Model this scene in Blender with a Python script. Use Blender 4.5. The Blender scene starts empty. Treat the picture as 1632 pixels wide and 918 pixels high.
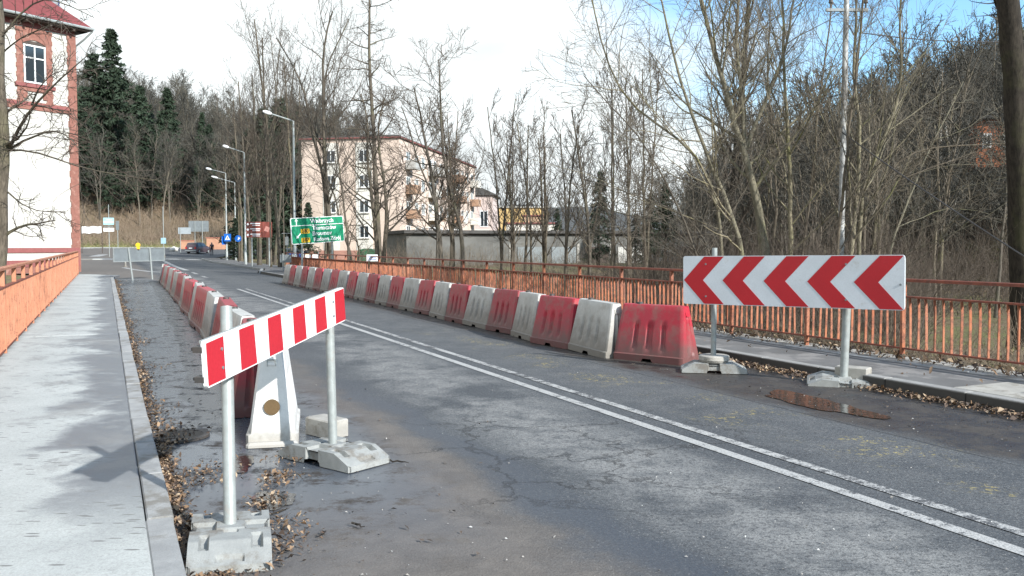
import bpy, bmesh, math, random
import numpy as np
from mathutils import Vector, Matrix, Euler
R = math.radians
rng = np.random.default_rng(7)
random.seed(7)
sc = bpy.context.scene
COL = sc.collection

# ------------------------------------------------------------------ camera
F, CX, HY = 1400.0, 816.0, 390.0            # focal length and horizon, in photo pixels
CAMH = 1.6
PITCH = math.atan((459 - HY) / F)
cd = bpy.data.cameras.new('camera'); cam = bpy.data.objects.new('camera', cd); COL.objects.link(cam)
cam.location = (0, 0, CAMH); cam.rotation_euler = (math.pi / 2 - PITCH, 0, 0)
cd.sensor_width = 36; cd.lens = F / 1632 * 36; cd.clip_end = 4000; cd.clip_start = .05
sc.camera = cam
sc.render.resolution_x, sc.render.resolution_y = 1024, 576

# ------------------------------------------------------------------ light
SUN_AZ = R(-44)                              # direction towards the sun in the ground plane, from +X
SUN_EL = R(29)
sd = Vector((math.cos(SUN_AZ) * math.cos(SUN_EL), math.sin(SUN_AZ) * math.cos(SUN_EL), math.sin(SUN_EL)))
sl = bpy.data.lights.new('sun', 'SUN'); sl.energy = 4.9; sl.angle = R(.8); sl.color = (1.0, .965, .91)
so = bpy.data.objects.new('sun', sl); COL.objects.link(so)
so.rotation_euler = sd.to_track_quat('Z', 'Y').to_euler(); so.location = (20, -20, 30)

world = bpy.data.worlds.new('World'); sc.world = world; world.use_nodes = True
wt = world.node_tree; wt.nodes.clear()
def wn(t, **k):
    n = wt.nodes.new(t)
    for a, b in k.items(): setattr(n, a, b)
    return n
sky = wn('ShaderNodeTexSky', sky_type='NISHITA', sun_disc=False, sun_elevation=SUN_EL,
         sun_rotation=math.atan2(sd.x, sd.y), altitude=400, air_density=1.0, dust_density=1.0, ozone_density=1.0)
tc = wn('ShaderNodeTexCoord'); mp = wn('ShaderNodeMapping'); mp.inputs['Scale'].default_value = (1.0, 1.0, 2.6)
mp.inputs['Location'].default_value = (.35, .2, .1)
cn = wn('ShaderNodeTexNoise'); cn.inputs['Scale'].default_value = 1.7; cn.inputs['Detail'].default_value = 8; cn.inputs['Roughness'].default_value = .55
cn2 = wn('ShaderNodeTexNoise'); cn2.inputs['Scale'].default_value = 4.2; cn2.inputs['Detail'].default_value = 6
sep = wn('ShaderNodeSeparateXYZ')
ramp = wn('ShaderNodeMapRange', interpolation_type='SMOOTHSTEP'); ramp.inputs[1].default_value = .36; ramp.inputs[2].default_value = .60
# more blue towards the right of the view and high up
addx = wn('ShaderNodeMath', operation='MULTIPLY_ADD'); addx.inputs[1].default_value = -.42; addx.inputs[2].default_value = .15
addz = wn('ShaderNodeMath', operation='MULTIPLY_ADD'); addz.inputs[1].default_value = -.30
s1 = wn('ShaderNodeMath', operation='ADD')
cr = wn('ShaderNodeMapRange'); cr.inputs[1].default_value = .35; cr.inputs[2].default_value = .65; cr.inputs[3].default_value = 6.4; cr.inputs[4].default_value = 8.6
comb = wn('ShaderNodeCombineXYZ'); mulr = wn('ShaderNodeMath', operation='MULTIPLY'); mulr.inputs[1].default_value = .93
mulg = wn('ShaderNodeMath', operation='MULTIPLY'); mulg.inputs[1].default_value = .99
mix = wn('ShaderNodeMix', data_type='RGBA')
sat = wn('ShaderNodeMix', data_type='RGBA', blend_type='MULTIPLY'); sat.inputs[0].default_value = 1; sat.inputs[7].default_value = (1.32, 1.75, 1.92, 1)
bg = wn('ShaderNodeBackground'); bg.inputs[1].default_value = .1
out = wn('ShaderNodeOutputWorld')
L = wt.links.new
L(tc.outputs['Generated'], mp.inputs[0]); L(mp.outputs[0], cn.inputs[0]); L(mp.outputs[0], cn2.inputs[0])
L(tc.outputs['Generated'], sep.inputs[0]); L(sep.outputs[0], addx.inputs[0]); L(sep.outputs[2], addz.inputs[0]); L(addx.outputs[0], addz.inputs[2])
L(cn.outputs[0], s1.inputs[0]); L(addz.outputs[0], s1.inputs[1]); L(s1.outputs[0], ramp.inputs[0])
L(cn2.outputs[0], cr.inputs[0]); L(cr.outputs[0], mulr.inputs[0]); L(cr.outputs[0], mulg.inputs[0]); L(mulr.outputs[0], comb.inputs[0]); L(mulg.outputs[0], comb.inputs[1]); L(cr.outputs[0], comb.inputs[2])
L(sky.outputs[0], sat.inputs[6]); L(sat.outputs[2], mix.inputs[6]); L(comb.outputs[0], mix.inputs[7]); L(ramp.outputs[0], mix.inputs[0])
L(mix.outputs[2], bg.inputs[0]); L(bg.outputs[0], out.inputs[0])

sc.view_settings.view_transform = 'Standard'; sc.view_settings.look = 'None'
sc.view_settings.exposure = 0.65; sc.view_settings.gamma = 1.0
sc.render.engine = 'CYCLES'
sc.cycles.max_bounces = 5; sc.cycles.diffuse_bounces = 2; sc.cycles.glossy_bounces = 3
sc.cycles.transparent_max_bounces = 6; sc.cycles.use_denoising = True

# ------------------------------------------------------------------ geometry helpers
RU = Vector((-math.sin(R(24.8)), math.cos(R(24.8)), 0))     # along the road, away from the camera
RV = Vector((math.cos(R(24.8)), math.sin(R(24.8)), 0))      # across the road, to the right
ROADROT = R(24.8)
def W(u, v, z=0.0): return RU * u + RV * v + Vector((0, 0, z))
def ray(px, py):
    d = Vector(((px - CX) / F, 1, -(py - 459) / F))
    c, s = math.cos(PITCH), math.sin(PITCH)
    return Vector((d.x, d.y * c + d.z * s, -d.y * s + d.z * c))
def G(px, py, z=0.0):                                       # where the sight line of a photo pixel meets height z
    d = ray(px, py); t = (z - CAMH) / d.z
    return Vector((d.x * t, d.y * t, z))
def A(px, py, Y):                                           # the same at a known distance
    d = ray(px, py); t = Y / d.y
    return Vector((d.x * t, Y, CAMH + d.z * t))

def smooth(t): t = min(1, max(0, t)); return t * t * (3 - 2 * t)
def rise(y): return 1.1 * smooth((y - 105) / 50)            # the road climbs a little far away

class MB:
    def __init__(s): s.v = []; s.f = []; s.m = []; s.cur = 0
    def add(s, vs, fs):
        o = len(s.v); s.v += [tuple(v) for v in vs]
        for f in fs: s.f.append([i + o for i in f]); s.m.append(s.cur)
        return s
    def box(s, c, sz, rz=0, M=None, rx=0, ry=0):
        x, y, z = [a / 2 for a in sz]
        vs = [Vector(p) for p in ((-x,-y,-z),(x,-y,-z),(x,y,-z),(-x,y,-z),(-x,-y,z),(x,-y,z),(x,y,z),(-x,y,z))]
        e = Euler((rx, ry, rz)).to_matrix(); c = Vector(c)
        vs = [e @ v + c for v in vs]
        if M: vs = [M @ v for v in vs]
        return s.add(vs, [(3,2,1,0),(4,5,6,7),(0,1,5,4),(1,2,6,5),(2,3,7,6),(3,0,4,7)])
    def bevbox(s, c, sz, b=.01, rz=0):                      # box with chamfered top and vertical edges
        x, y, z = [a / 2 for a in sz]; e = Euler((0, 0, rz)).to_matrix(); c = Vector(c)
        def ring(xx, yy, zz, b): return [(-xx+b,-yy,zz),(xx-b,-yy,zz),(xx,-yy+b,zz),(xx,yy-b,zz),(xx-b,yy,zz),(-xx+b,yy,zz),(-xx,yy-b,zz),(-xx,-yy+b,zz)]
        vs = ring(x, y, -z, b) + ring(x, y, z - b, b) + ring(x - b, y - b, z, b * .6)
        vs = [e @ Vector(v) + c for v in vs]
        fs = [tuple(range(7, -1, -1)), tuple(range(16, 24))]
        for k in range(2):
            for i in range(8): j = (i + 1) % 8; fs.append((k*8+i, k*8+j, k*8+8+j, k*8+8+i))
        return s.add(vs, fs)
    def tube(s, pts, rad, n=8, cap=True):
        pts = [Vector(p) for p in pts]
        if not hasattr(rad, '__len__'): rad = [rad] * len(pts)
        vs = []; fs = []
        for i, p in enumerate(pts):
            t = (pts[min(i+1, len(pts)-1)] - pts[max(i-1, 0)]).normalized()
            a = Vector((0, 0, 1)) if abs(t.z) < .9 else Vector((1, 0, 0))
            x = t.cross(a).normalized(); y = t.cross(x)
            for k in range(n):
                q = 2 * math.pi * k / n; vs.append(p + (x * math.cos(q) + y * math.sin(q)) * rad[i])
        for i in range(len(pts) - 1):
            for k in range(n):
                j = (k + 1) % n; fs.append((i*n+k, (i+1)*n+k, (i+1)*n+j, i*n+j))
        if cap: fs.append(tuple(range(n))); fs.append(tuple((len(pts)-1)*n + k for k in range(n-1, -1, -1)))
        return s.add(vs, fs)
    def prism(s, poly, a, b, axis='z'):                     # polygon (2D) extruded from a to b along axis
        n = len(poly)
        def P(p, h): return {'z': (p[0], p[1], h), 'y': (p[0], h, p[1]), 'x': (h, p[0], p[1])}[axis]
        vs = [P(p, a) for p in poly] + [P(p, b) for p in poly]
        fs = [tuple(range(n-1, -1, -1)), tuple(range(n, 2*n))] + [(i, (i+1)%n, n+(i+1)%n, n+i) for i in range(n)]
        if axis == 'y': fs = [tuple(reversed(f)) for f in fs]
        return s.add(vs, fs)
    def disc(s, c, r, axis='y', n=20, th=.01):
        pl = [(c[0] + r*math.cos(2*math.pi*i/n), c[2] + r*math.sin(2*math.pi*i/n)) for i in range(n)]
        return s.prism(pl, c[1] - th/2, c[1] + th/2, 'y')
    def build(s, name, mats, parent=None, smooth=False, world=False, flat_angle=None):
        me = bpy.data.meshes.new(name)
        vs = s.v
        if world and parent is not None:
            Mi = (Matrix.Translation(parent.location) @ parent.rotation_euler.to_matrix().to_4x4()).inverted()
            vs = [tuple(Mi @ Vector(v)) for v in vs]
        me.from_pydata(vs, [], s.f)
        if not isinstance(mats, (list, tuple)): mats = [mats]
        for m in mats: me.materials.append(m)
        if any(s.m): me.polygons.foreach_set('material_index', s.m)
        if smooth:
            me.polygons.foreach_set('use_smooth', [True] * len(me.polygons))
            try: me.set_sharp_from_angle(angle=R(flat_angle or 35))
            except Exception: pass
        o = bpy.data.objects.new(name, me); COL.objects.link(o)
        if parent is not None: o.parent = parent
        return o
def thing(name, label, cat, loc=(0,0,0), rz=0, group=None):
    o = bpy.data.objects.new(name, None); COL.objects.link(o); o.empty_display_size = .1
    o.location = loc; o.rotation_euler = (0, 0, rz); tag(o, label, cat, group); return o
def tag(o, label=None, cat=None, group=None, kind=None):
    if label: o['label'] = label
    if cat: o['category'] = cat
    if group: o['group'] = group
    if kind: o['kind'] = kind
    return o
KIDS = {}
def kids(o):
    return [c for c in bpy.data.objects if c.parent is o]
def snapshot(o): return (o, [snapshot(c) for c in kids(o)])
def copy_snap(sn, parent=None):
    c = sn[0].copy(); COL.objects.link(c); c.parent = parent
    for ch in sn[1]: copy_snap(ch, c)
    return c

# ------------------------------------------------------------------ materials
class NT:
    def __init__(s, name):
        s.mat = bpy.data.materials.new(name); s.mat.use_nodes = True; s.t = s.mat.node_tree; s.t.nodes.clear()
        s.out = s.n('ShaderNodeOutputMaterial'); s.p = s.n('ShaderNodeBsdfPrincipled'); s.l(s.p.outputs[0], s.out.inputs[0])
    def n(s, t, ins=None, **k):
        x = s.t.nodes.new(t)
        for a, b in k.items(): setattr(x, a, b)
        for a, b in (ins or {}).items(): s.set(x.inputs[a], b)
        return x
    def set(s, sock, val):
        if isinstance(val, bpy.types.NodeSocket): s.l(val, sock)
        else:
            if isinstance(val, (tuple, list)) and len(val) == 3 and sock.type == 'RGBA': val = (*val, 1)
            sock.default_value = val
    def l(s, a, b): s.t.links.new(a, b)
    def m(s, op, a, b=0.0, c=None, clamp=False):
        x = s.n('ShaderNodeMath', operation=op, use_clamp=clamp); s.set(x.inputs[0], a); s.set(x.inputs[1], b)
        if c is not None: s.set(x.inputs[2], c)
        return x.outputs[0]
    def mix(s, f, a, b, mode='MIX'):
        x = s.n('ShaderNodeMix', data_type='RGBA', blend_type=mode); s.set(x.inputs[0], f); s.set(x.inputs[6], a); s.set(x.inputs[7], b); return x.outputs[2]
    def noise(s, vec, sc_, det=4, rough=.55, dist=0):
        x = s.n('ShaderNodeTexNoise', {'Scale': sc_, 'Detail': det, 'Roughness': rough, 'Distortion': dist}); s.l(vec, x.inputs[0]); return x.outputs[0]
    def vor(s, vec, sc_, feature='F1', out='Distance'):
        x = s.n('ShaderNodeTexVoronoi', {'Scale': sc_}, feature=feature); s.l(vec, x.inputs['Vector']); return x.outputs[out]
    def ss(s, val, lo, hi, a=0.0, b=1.0):
        x = s.n('ShaderNodeMapRange', interpolation_type='SMOOTHSTEP'); s.set(x.inputs[0], val)
        for i, q in enumerate((lo, hi, a, b)): s.set(x.inputs[i+1], q)
        return x.outputs[0]
    def bump(s, h, st, dist=.01, base=None):
        x = s.n('ShaderNodeBump', {'Strength': st, 'Distance': dist}); s.l(h, x.inputs['Height'])
        if base: s.l(base, x.inputs['Normal'])
        return x.outputs[0]
    def coord(s, rand=True, world=False):
        if world: return s.n('ShaderNodeNewGeometry').outputs['Position']
        c = s.n('ShaderNodeTexCoord').outputs['Object']
        if not rand: return c
        oi = s.n('ShaderNodeObjectInfo').outputs['Random']
        q = s.n('ShaderNodeVectorMath', operation='ADD'); s.l(c, q.inputs[0])
        cb = s.n('ShaderNodeCombineXYZ'); s.l(s.m('MULTIPLY', oi, 37.0), cb.inputs[0]); s.l(s.m('MULTIPLY', oi, 91.0), cb.inputs[1]); s.l(cb.outputs[0], q.inputs[1])
        return q.outputs[0]
MATS = {}
def M(name, c1, c2=None, scale=4, rough=.75, bump=.15, bscale=60, metal=0, dirt=None, dscale=3, dlo=.52, dhi=.68, spec=.4, world=False, zdirt=None, rand=True, jitter=0):
    if name in MATS: return MATS[name]
    t = NT(name); co = t.coord(rand, world)
    c2 = c2 or tuple(x * .78 for x in c1)
    col = t.mix(t.ss(t.noise(co, scale, 6, .6), .3, .7), c1, c2)
    fine = t.noise(co, bscale, 4, .6)
    col = t.mix(t.ss(fine, .3, .75, 0, .25), col, tuple(x * .6 for x in c1))
    if dirt: col = t.mix(t.ss(t.noise(co, dscale, 8, .68), dlo, dhi, 0, .85), col, dirt)
    if zdirt:                                               # grime climbing from the ground: (colour, height)
        oz = t.n('ShaderNodeSeparateXYZ'); t.l(t.n('ShaderNodeTexCoord').outputs['Object'], oz.inputs[0])
        h = t.m('ADD', oz.outputs[2], t.m('MULTIPLY', t.noise(co, 7, 6, .7), -zdirt[1] * 1.2))
        col = t.mix(t.ss(h, zdirt[1] * .75, -zdirt[1] * .45, 0, zdirt[2] if len(zdirt) > 2 else .8), col, zdirt[0])
    if jitter:
        oi = t.n('ShaderNodeObjectInfo').outputs['Random']
        col = t.mix(1.0, col, t.mix(oi, (1-jitter,)*3, (1+jitter*.6,)*3), 'MULTIPLY')
    t.l(col, t.p.inputs['Base Color'])
    t.set(t.p.inputs['Metallic'], metal); t.set(t.p.inputs['Specular IOR Level'], spec)
    t.l(t.m('ADD', t.m('MULTIPLY', t.m('SUBTRACT', fine, .5), .25), rough, clamp=True), t.p.inputs['Roughness'])
    if bump: t.l(t.bump(fine, bump, .01), t.p.inputs['Normal'])
    MATS[name] = t.mat; return t.mat

def road_material():
    t = NT('road_asphalt'); P = t.coord(world=True)
    dv = t.n('ShaderNodeVectorMath', operation='DOT_PRODUCT'); t.l(P, dv.inputs[0]); dv.inputs[1].default_value = RV; v = dv.outputs['Value']
    du = t.n('ShaderNodeVectorMath', operation='DOT_PRODUCT'); t.l(P, du.inputs[0]); du.inputs[1].default_value = RU; u = du.outputs['Value']
    # coordinates stretched along the road for wheel tracks
    cb = t.n('ShaderNodeCombineXYZ'); t.l(t.m('MULTIPLY', u, .22), cb.inputs[0]); t.l(v, cb.inputs[1]); SV = cb.outputs[0]
    n1 = t.noise(P, .9, 7, .62); n2 = t.noise(P, 3.1, 10, .74); n3 = t.noise(SV, 1.6, 6, .62)
    fine = t.noise(P, 140, 3, .6); grit = t.vor(P, 75); grit2 = t.vor(P, 33)
    col = t.mix(t.ss(n1, .3, .7), (.064, .072, .080), (.105, .113, .120))
    # pale worn centre band left of the lines and weaker on the right
    def band(c, w, soft):
        d = t.m('ABSOLUTE', t.m('SUBTRACT', t.m('ADD', v, t.m('MULTIPLY', t.m('SUBTRACT', n3, .5), 1.1)), c)); return t.ss(d, w + soft, w)
    worn = t.m('MULTIPLY', band(3.5, .25, .6), t.m('MULTIPLY', t.ss(n1, .36, .52), t.ss(n2, .30, .60)))
    col = t.mix(t.m('MULTIPLY', worn, .9), col, (.29, .29, .28))
    worn2 = t.m('MULTIPLY', band(5.35, .3, .7), t.ss(n2, .38, .7))
    col = t.mix(t.m('MULTIPLY', worn2, .5), col, (.20, .20, .195))
    col = t.mix(t.ss(t.noise(P, 30, 5, .85), .47, .60, 0, .75), col, (.038, .040, .044)); col = t.mix(t.ss(t.noise(P, 46, 4, .85), .55, .63, 0, .75), col, (.30, .30, .29))
    # stone chips
    col = t.mix(t.ss(grit, .16, .06, 0, .75), col, (.30, .30, .29))
    col = t.mix(t.ss(grit2, .10, .05, 0, .6), col, (.36, .35, .33))
    col = t.mix(t.ss(fine, .35, .65, 0, .45), col, (.03, .032, .035))
    # dried mud on the closed strip: brown film left of the wheel tracks
    vm = t.m('ADD', v, t.m('ADD', t.m('MULTIPLY', t.m('SUBTRACT', n1, .5), .9), t.m('MULTIPLY', t.m('SUBTRACT', n3, .5), .8)))
    mud = t.ss(vm, 2.55, 2.0)
    mudc = t.mix(t.ss(n2, .35, .65), (.165, .145, .126), (.115, .101, .089))
    mudc = t.mix(t.ss(grit, .2, .07, 0, .5), mudc, (.22, .20, .18))
    col = t.mix(t.m('MULTIPLY', mud, .8), col, mudc)
    # wet strip between kerb and barriers
    far = t.ss(u, 3.6, 6.5)
    wetb = t.ss(t.m('ADD', v, t.m('MULTIPLY', t.m('SUBTRACT', n1, .5), 1.0)), 2.2, 1.6)
    wet = t.m('MULTIPLY', t.m('MULTIPLY', wetb, far), t.ss(u, 47, 43))
    wn_ = t.ss(t.noise(P, 2.7, 10, .76), .37, .50)
    col = t.mix(t.m('MULTIPLY', wet, .85), col, t.mix(wn_, (.030, .028, .027), (.050, .068, .094)))  # the pale blue paints the sky's reflection into the wet colour
    # a wet bluish seam where the mud film ends
    seam = t.m('MULTIPLY', t.ss(t.m('ABSOLUTE', t.m('SUBTRACT', vm, 2.5)), .32, .04), t.ss(u, 12, 8))
    col = t.mix(t.m('MULTIPLY', seam, .6), col, (.058, .066, .080))
    # mud at the right kerb
    vr = t.m('ADD', v, t.m('MULTIPLY', t.m('SUBTRACT', n1, .5), 1.0))
    mudr = t.m('MULTIPLY', t.ss(vr, 5.95, 6.25), t.ss(u, 40, 30))
    col = t.mix(t.m('MULTIPLY', mudr, .88), col, t.mix(t.ss(n2, .35, .65), (.060, .051, .043), (.030, .026, .023)))
    # yellow paint smears beside the lines
    yb = t.m('MULTIPLY', t.ss(t.m('ABSOLUTE', t.m('SUBTRACT', v, t.m('ADD', 5.45, t.m('MULTIPLY', t.m('SUBTRACT', n1, .5), 2.2)))), .55, .1), t.ss(t.noise(P, 1.1, 3), .46, .6))
    cb2 = t.n('ShaderNodeCombineXYZ'); t.l(t.m('MULTIPLY', v, 5), cb2.inputs[1]); t.l(u, cb2.inputs[0])
    yl = t.m('MULTIPLY', yb, t.ss(t.noise(P, 16, 5, .75, .6), .54, .61))
    yl = t.m('MULTIPLY', yl, t.ss(u, 17, 13))
    col = t.mix(t.m('MULTIPLY', yl, .6), col, (.45, .36, .11))
    # cracks: a spidery patch and a lengthwise joint
    cr_ = t.n('ShaderNodeTexVoronoi', {'Scale': .85}, feature='DISTANCE_TO_EDGE')
    wv = t.n('ShaderNodeVectorMath', operation='ADD'); t.l(P, wv.inputs[0])
    nn = t.n('ShaderNodeTexNoise', {'Scale': 3.0, 'Detail': 6.0, 'Roughness': .65}); t.l(P, nn.inputs[0])
    sc2 = t.n('ShaderNodeVectorMath', operation='SCALE'); t.l(nn.outputs['Color'], sc2.inputs[0]); sc2.inputs['Scale'].default_value = .9
    t.l(sc2.outputs[0], wv.inputs[1]); t.l(wv.outputs[0], cr_.inputs['Vector'])
    cpos = G(915, 715)
    dd = t.n('ShaderNodeVectorMath', operation='DISTANCE'); t.l(P, dd.inputs[0]); dd.inputs[1].default_value = cpos
    cm = t.ss(t.m('ADD', dd.outputs['Value'], t.m('MULTIPLY', n2, 1.2)), 2.9, 1.6)
    ck = t.m('MULTIPLY', t.ss(cr_.outputs['Distance'], .028, .004), cm)
    jt = t.m('MULTIPLY', t.ss(t.m('ABSOLUTE', t.m('SUBTRACT', t.m('ADD', v, t.m('MULTIPLY', t.m('SUBTRACT', n2, .5), .12)), 5.98)), .022, .004), t.ss(n1, .36, .5))
    ck = t.m('MAXIMUM', ck, jt)
    col = t.mix(t.m('MULTIPLY', ck, .55), col, (.018, .018, .018))
    t.l(col, t.p.inputs['Base Color'])
    rgh = t.m('SUBTRACT', .82, t.m('MULTIPLY', worn, .05))
    rgh = t.m('SUBTRACT', rgh, t.m('MULTIPLY', wet, t.m('ADD', .10, t.m('MULTIPLY', wn_, .46))))
    rgh = t.m('SUBTRACT', rgh, t.m('MULTIPLY', mudr, t.ss(n2, .4, .6, .05, .5)))
    rgh = t.m('SUBTRACT', rgh, t.m('MULTIPLY', seam, .25))
    t.l(rgh, t.p.inputs['Roughness']); t.l(t.m('ADD', .35, t.m('MULTIPLY', wet, t.m('SUBTRACT', t.m('MULTIPLY', wn_, .95), .28))), t.p.inputs['Specular IOR Level'])
    h = t.m('ADD', t.m('MULTIPLY', fine, .5), t.m('MULTIPLY', grit, .8))
    h = t.m('SUBTRACT', h, t.m('MULTIPLY', ck, 1.5))
    strength = t.m('MULTIPLY', .55, t.m('SUBTRACT', 1.0, t.m('MULTIPLY', wet, t.m('MULTIPLY', wn_, .96))))
    b1 = t.n('ShaderNodeBump', {'Distance': .006}); t.l(strength, b1.inputs['Strength']); t.l(h, b1.inputs['Height'])
    t.l(b1.outputs[0], t.p.inputs['Normal'])
    return t.mat
m_road = road_material()

def sidewalk_material():
    t = NT('concrete_sidewalk'); P = t.coord(world=True)
    dv = t.n('ShaderNodeVectorMath', operation='DOT_PRODUCT'); t.l(P, dv.inputs[0]); dv.inputs[1].default_value = RV; v = dv.outputs['Value']
    du = t.n('ShaderNodeVectorMath', operation='DOT_PRODUCT'); t.l(P, du.inputs[0]); du.inputs[1].default_value = RU; u = du.outputs['Value']
    n1 = t.noise(P, 1.3, 8, .62); n2 = t.noise(P, 5, 7, .65); fine = t.noise(P, 110, 4, .65)
    col = t.mix(t.ss(n1, .3, .7), (.46, .48, .46), (.38, .40, .385))
    col = t.mix(t.ss(fine, .35, .7, 0, .5), col, (.22, .22, .215)); col = t.mix(t.ss(t.noise(P, 30, 4, .7), .5, .7, 0, .5), col, (.26, .26, .25))
    # damp dark edge creeping from the kerb
    vv = t.m('ADD', v, t.m('MULTIPLY', t.m('SUBTRACT', n1, .5), 1.9))
    damp = t.m('MULTIPLY', t.ss(vv, -.42, -.05), t.ss(u, 4.2, 6.5))
    damp = t.m('MULTIPLY', damp, t.ss(n2, .3, .5, .62, 1))
    col = t.mix(t.m('MULTIPLY', damp, .95), col, (.115, .125, .14))
    pat = t.ss(t.noise(P, 1.1, 9, .74), .53, .62)
    col = t.mix(t.m('MULTIPLY', pat, .5), col, (.2, .2, .195))
    # small scratches and twig marks, all lying the same way
    mp_ = t.n('ShaderNodeMapping'); t.l(P, mp_.inputs[0]); mp_.inputs['Rotation'].default_value = (0, 0, -R(8)); mp_.inputs['Scale'].default_value = (4.0, 17, 1)
    s1_ = t.vor(mp_.outputs[0], 1.3)
    col = t.mix(t.m('MULTIPLY', t.ss(s1_, .25, .17), t.ss(t.noise(P, 1.4, 4), .46, .54)), col, (.16, .16, .155))
    dirt = t.ss(t.m('ADD', v, t.m('MULTIPLY', n2, .35)), -1.0, -1.18)
    col = t.mix(t.m('MULTIPLY', dirt, .7), col, (.12, .10, .085))
    ck = t.n('ShaderNodeTexVoronoi', {'Scale': .55}, feature='DISTANCE_TO_EDGE'); wv = t.n('ShaderNodeVectorMath', operation='ADD'); t.l(P, wv.inputs[0])
    nn = t.n('ShaderNodeTexNoise', {'Scale': 2.0, 'Detail': 7.0, 'Roughness': .7}); t.l(P, nn.inputs[0]); sc2 = t.n('ShaderNodeVectorMath', operation='SCALE'); t.l(nn.outputs['Color'], sc2.inputs[0]); sc2.inputs['Scale'].default_value = 1.1
    t.l(sc2.outputs[0], wv.inputs[1]); t.l(wv.outputs[0], ck.inputs['Vector'])
    col = t.mix(t.m('MULTIPLY', t.ss(ck.outputs['Distance'], .007, .002), t.ss(n1, .45, .6, 0, .7)), col, (.13, .13, .125))
    col = t.mix(t.ss(t.vor(P, 22), .09, .05, 0, .7), col, (.12, .115, .10))
    t.l(col, t.p.inputs['Base Color'])
    t.l(t.m('SUBTRACT', .88, t.m('MULTIPLY', damp, .45)), t.p.inputs['Roughness'])
    t.l(t.bump(t.m('ADD', fine, t.m('MULTIPLY', n2, .6)), .3, .006), t.p.inputs['Normal'])
    return t.mat
m_walk = sidewalk_material()

def ground_material():
    t = NT('leafy_ground'); P = t.coord(world=True)
    n1 = t.noise(P, .12, 8, .62); n2 = t.noise(P, 1.4, 8, .68); n3 = t.noise(P, 14, 5, .7)
    col = t.mix(t.ss(n2, .3, .7), (.17, .125, .082), (.085, .062, .042))
    col = t.mix(t.ss(n3, .42, .7, 0, .7), col, (.27, .20, .135))
    sx = t.n('ShaderNodeSeparateXYZ'); t.l(P, sx.inputs[0])
    low = t.ss(sx.outputs[2], 3.2, 1.0)
    g = t.m('MULTIPLY', t.ss(n1, .38, .58), t.m('ADD', t.m('MULTIPLY', low, .75), .15))
    g = t.m('MULTIPLY', g, t.ss(n2, .3, .6))
    col = t.mix(g, col, t.mix(t.ss(n3, .3, .7), (.10, .125, .042), (.19, .185, .085)))
    t.l(col, t.p.inputs['Base Color']); t.set(t.p.inputs['Roughness'], .95); t.set(t.p.inputs['Specular IOR Level'], .2)
    t.l(t.bump(t.m('ADD', n3, n2), .8, .08), t.p.inputs['Normal'])
    return t.mat
m_ground = ground_material()

def rail_material(nm, k, rust, c=None):
    t = NT(nm); P = t.coord(world=True)
    n = t.noise(P, 6, 8, .7); f = t.noise(P, 60, 5, .7); n0 = t.noise(P, 1.2, 5, .6)
    col = t.mix(t.ss(n, .35, .65), c or (.44*k, .142*k, .058*k), tuple(q*.76 for q in c) if c else (.33*k, .10*k, .055*k))
    col = t.mix(t.ss(n0, .42, .65, 0, .5), col, (.47*k, .22*k, .135*k))
    col = t.mix(t.ss(t.m('ADD', t.m('MULTIPLY', n, .6), t.m('MULTIPLY', f, .45)), .56-rust, .66-rust, 0, .85), col, (.13, .052, .032))
    t.l(col, t.p.inputs['Base Color']); t.set(t.p.inputs['Roughness'], .62)
    t.l(t.bump(f, .4, .004), t.p.inputs['Normal'])
    return t.mat
m_rail = rail_material('orange_rail_paint', .80, .065); m_railL = rail_material('sunlit_orange_rail_paint', 1.0, .0, (.46, .19, .105))  # sunlight on the left rail, shade on the right painted into colour and rust
m_rust = M('rusty_rail_paint', (.25, .075, .045), (.15, .05, .035), scale=9, rough=.75, dirt=(.09, .05, .035), dscale=20, world=True)
GR = (.13, .115, .10)
m_red = M('red_plastic', (.43, .022, .042), (.37, .03, .05), scale=3, rough=.48, bump=.05, dirt=(.27, .09, .085), dscale=5, dlo=.46, dhi=.66, zdirt=((.11, .075, .068), .42, .85), jitter=.24)
m_white = M('dirty_white_plastic', (.50, .50, .475), (.37, .37, .35), scale=3, rough=.52, bump=.05, dirt=(.33, .31, .28), dscale=5, dlo=.5, dhi=.7, zdirt=((.155, .14, .12), .55, .85), jitter=.10)
m_whiteclean = M('clean_white_plastic', (.74, .74, .72), (.64, .64, .61), scale=3, rough=.5, bump=.05, dirt=(.42, .40, .36), dscale=5, dlo=.55, dhi=.72, zdirt=((.22, .20, .17), .16, .7))
m_signred = M('sign_red', (.43, .010, .018), (.38, .010, .018), scale=2, rough=.38, bump=0, dirt=(.40, .03, .035), dscale=9, dlo=.6, dhi=.75)
m_signwhite = M('sign_white', (.80, .81, .81), (.72, .73, .74), scale=2, rough=.4, bump=0, dirt=(.48, .47, .45), dscale=7, dlo=.60, dhi=.75)
m_arrowwhite = M('arrow_board_white', (.60, .645, .69), (.52, .565, .60), scale=2, rough=.4, bump=0, dirt=(.40, .40, .38), dscale=7, dlo=.58, dhi=.75)
m_warnred = M('warning_board_red', (.47, .022, .035), (.43, .022, .035), scale=2, rough=.38, bump=0, dirt=(.50, .08, .09), dscale=12, dlo=.62, dhi=.75)
m_galv = M('galvanised_steel', (.34, .37, .365), (.27, .295, .29), scale=14, rough=.5, bump=.05, metal=.2, dirt=(.30, .29, .27), dscale=12)
m_back = M('sign_back_grey', (.23, .26, .27), (.18, .20, .21), scale=3, rough=.5, bump=.03, metal=.2)
m_rubber = M('grey_recycled_base', (.30, .31, .30), (.235, .245, .24), scale=8, rough=.85, bump=.4, bscale=120, dirt=(.15, .135, .115), dscale=5, dlo=.5, dhi=.66)
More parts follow.
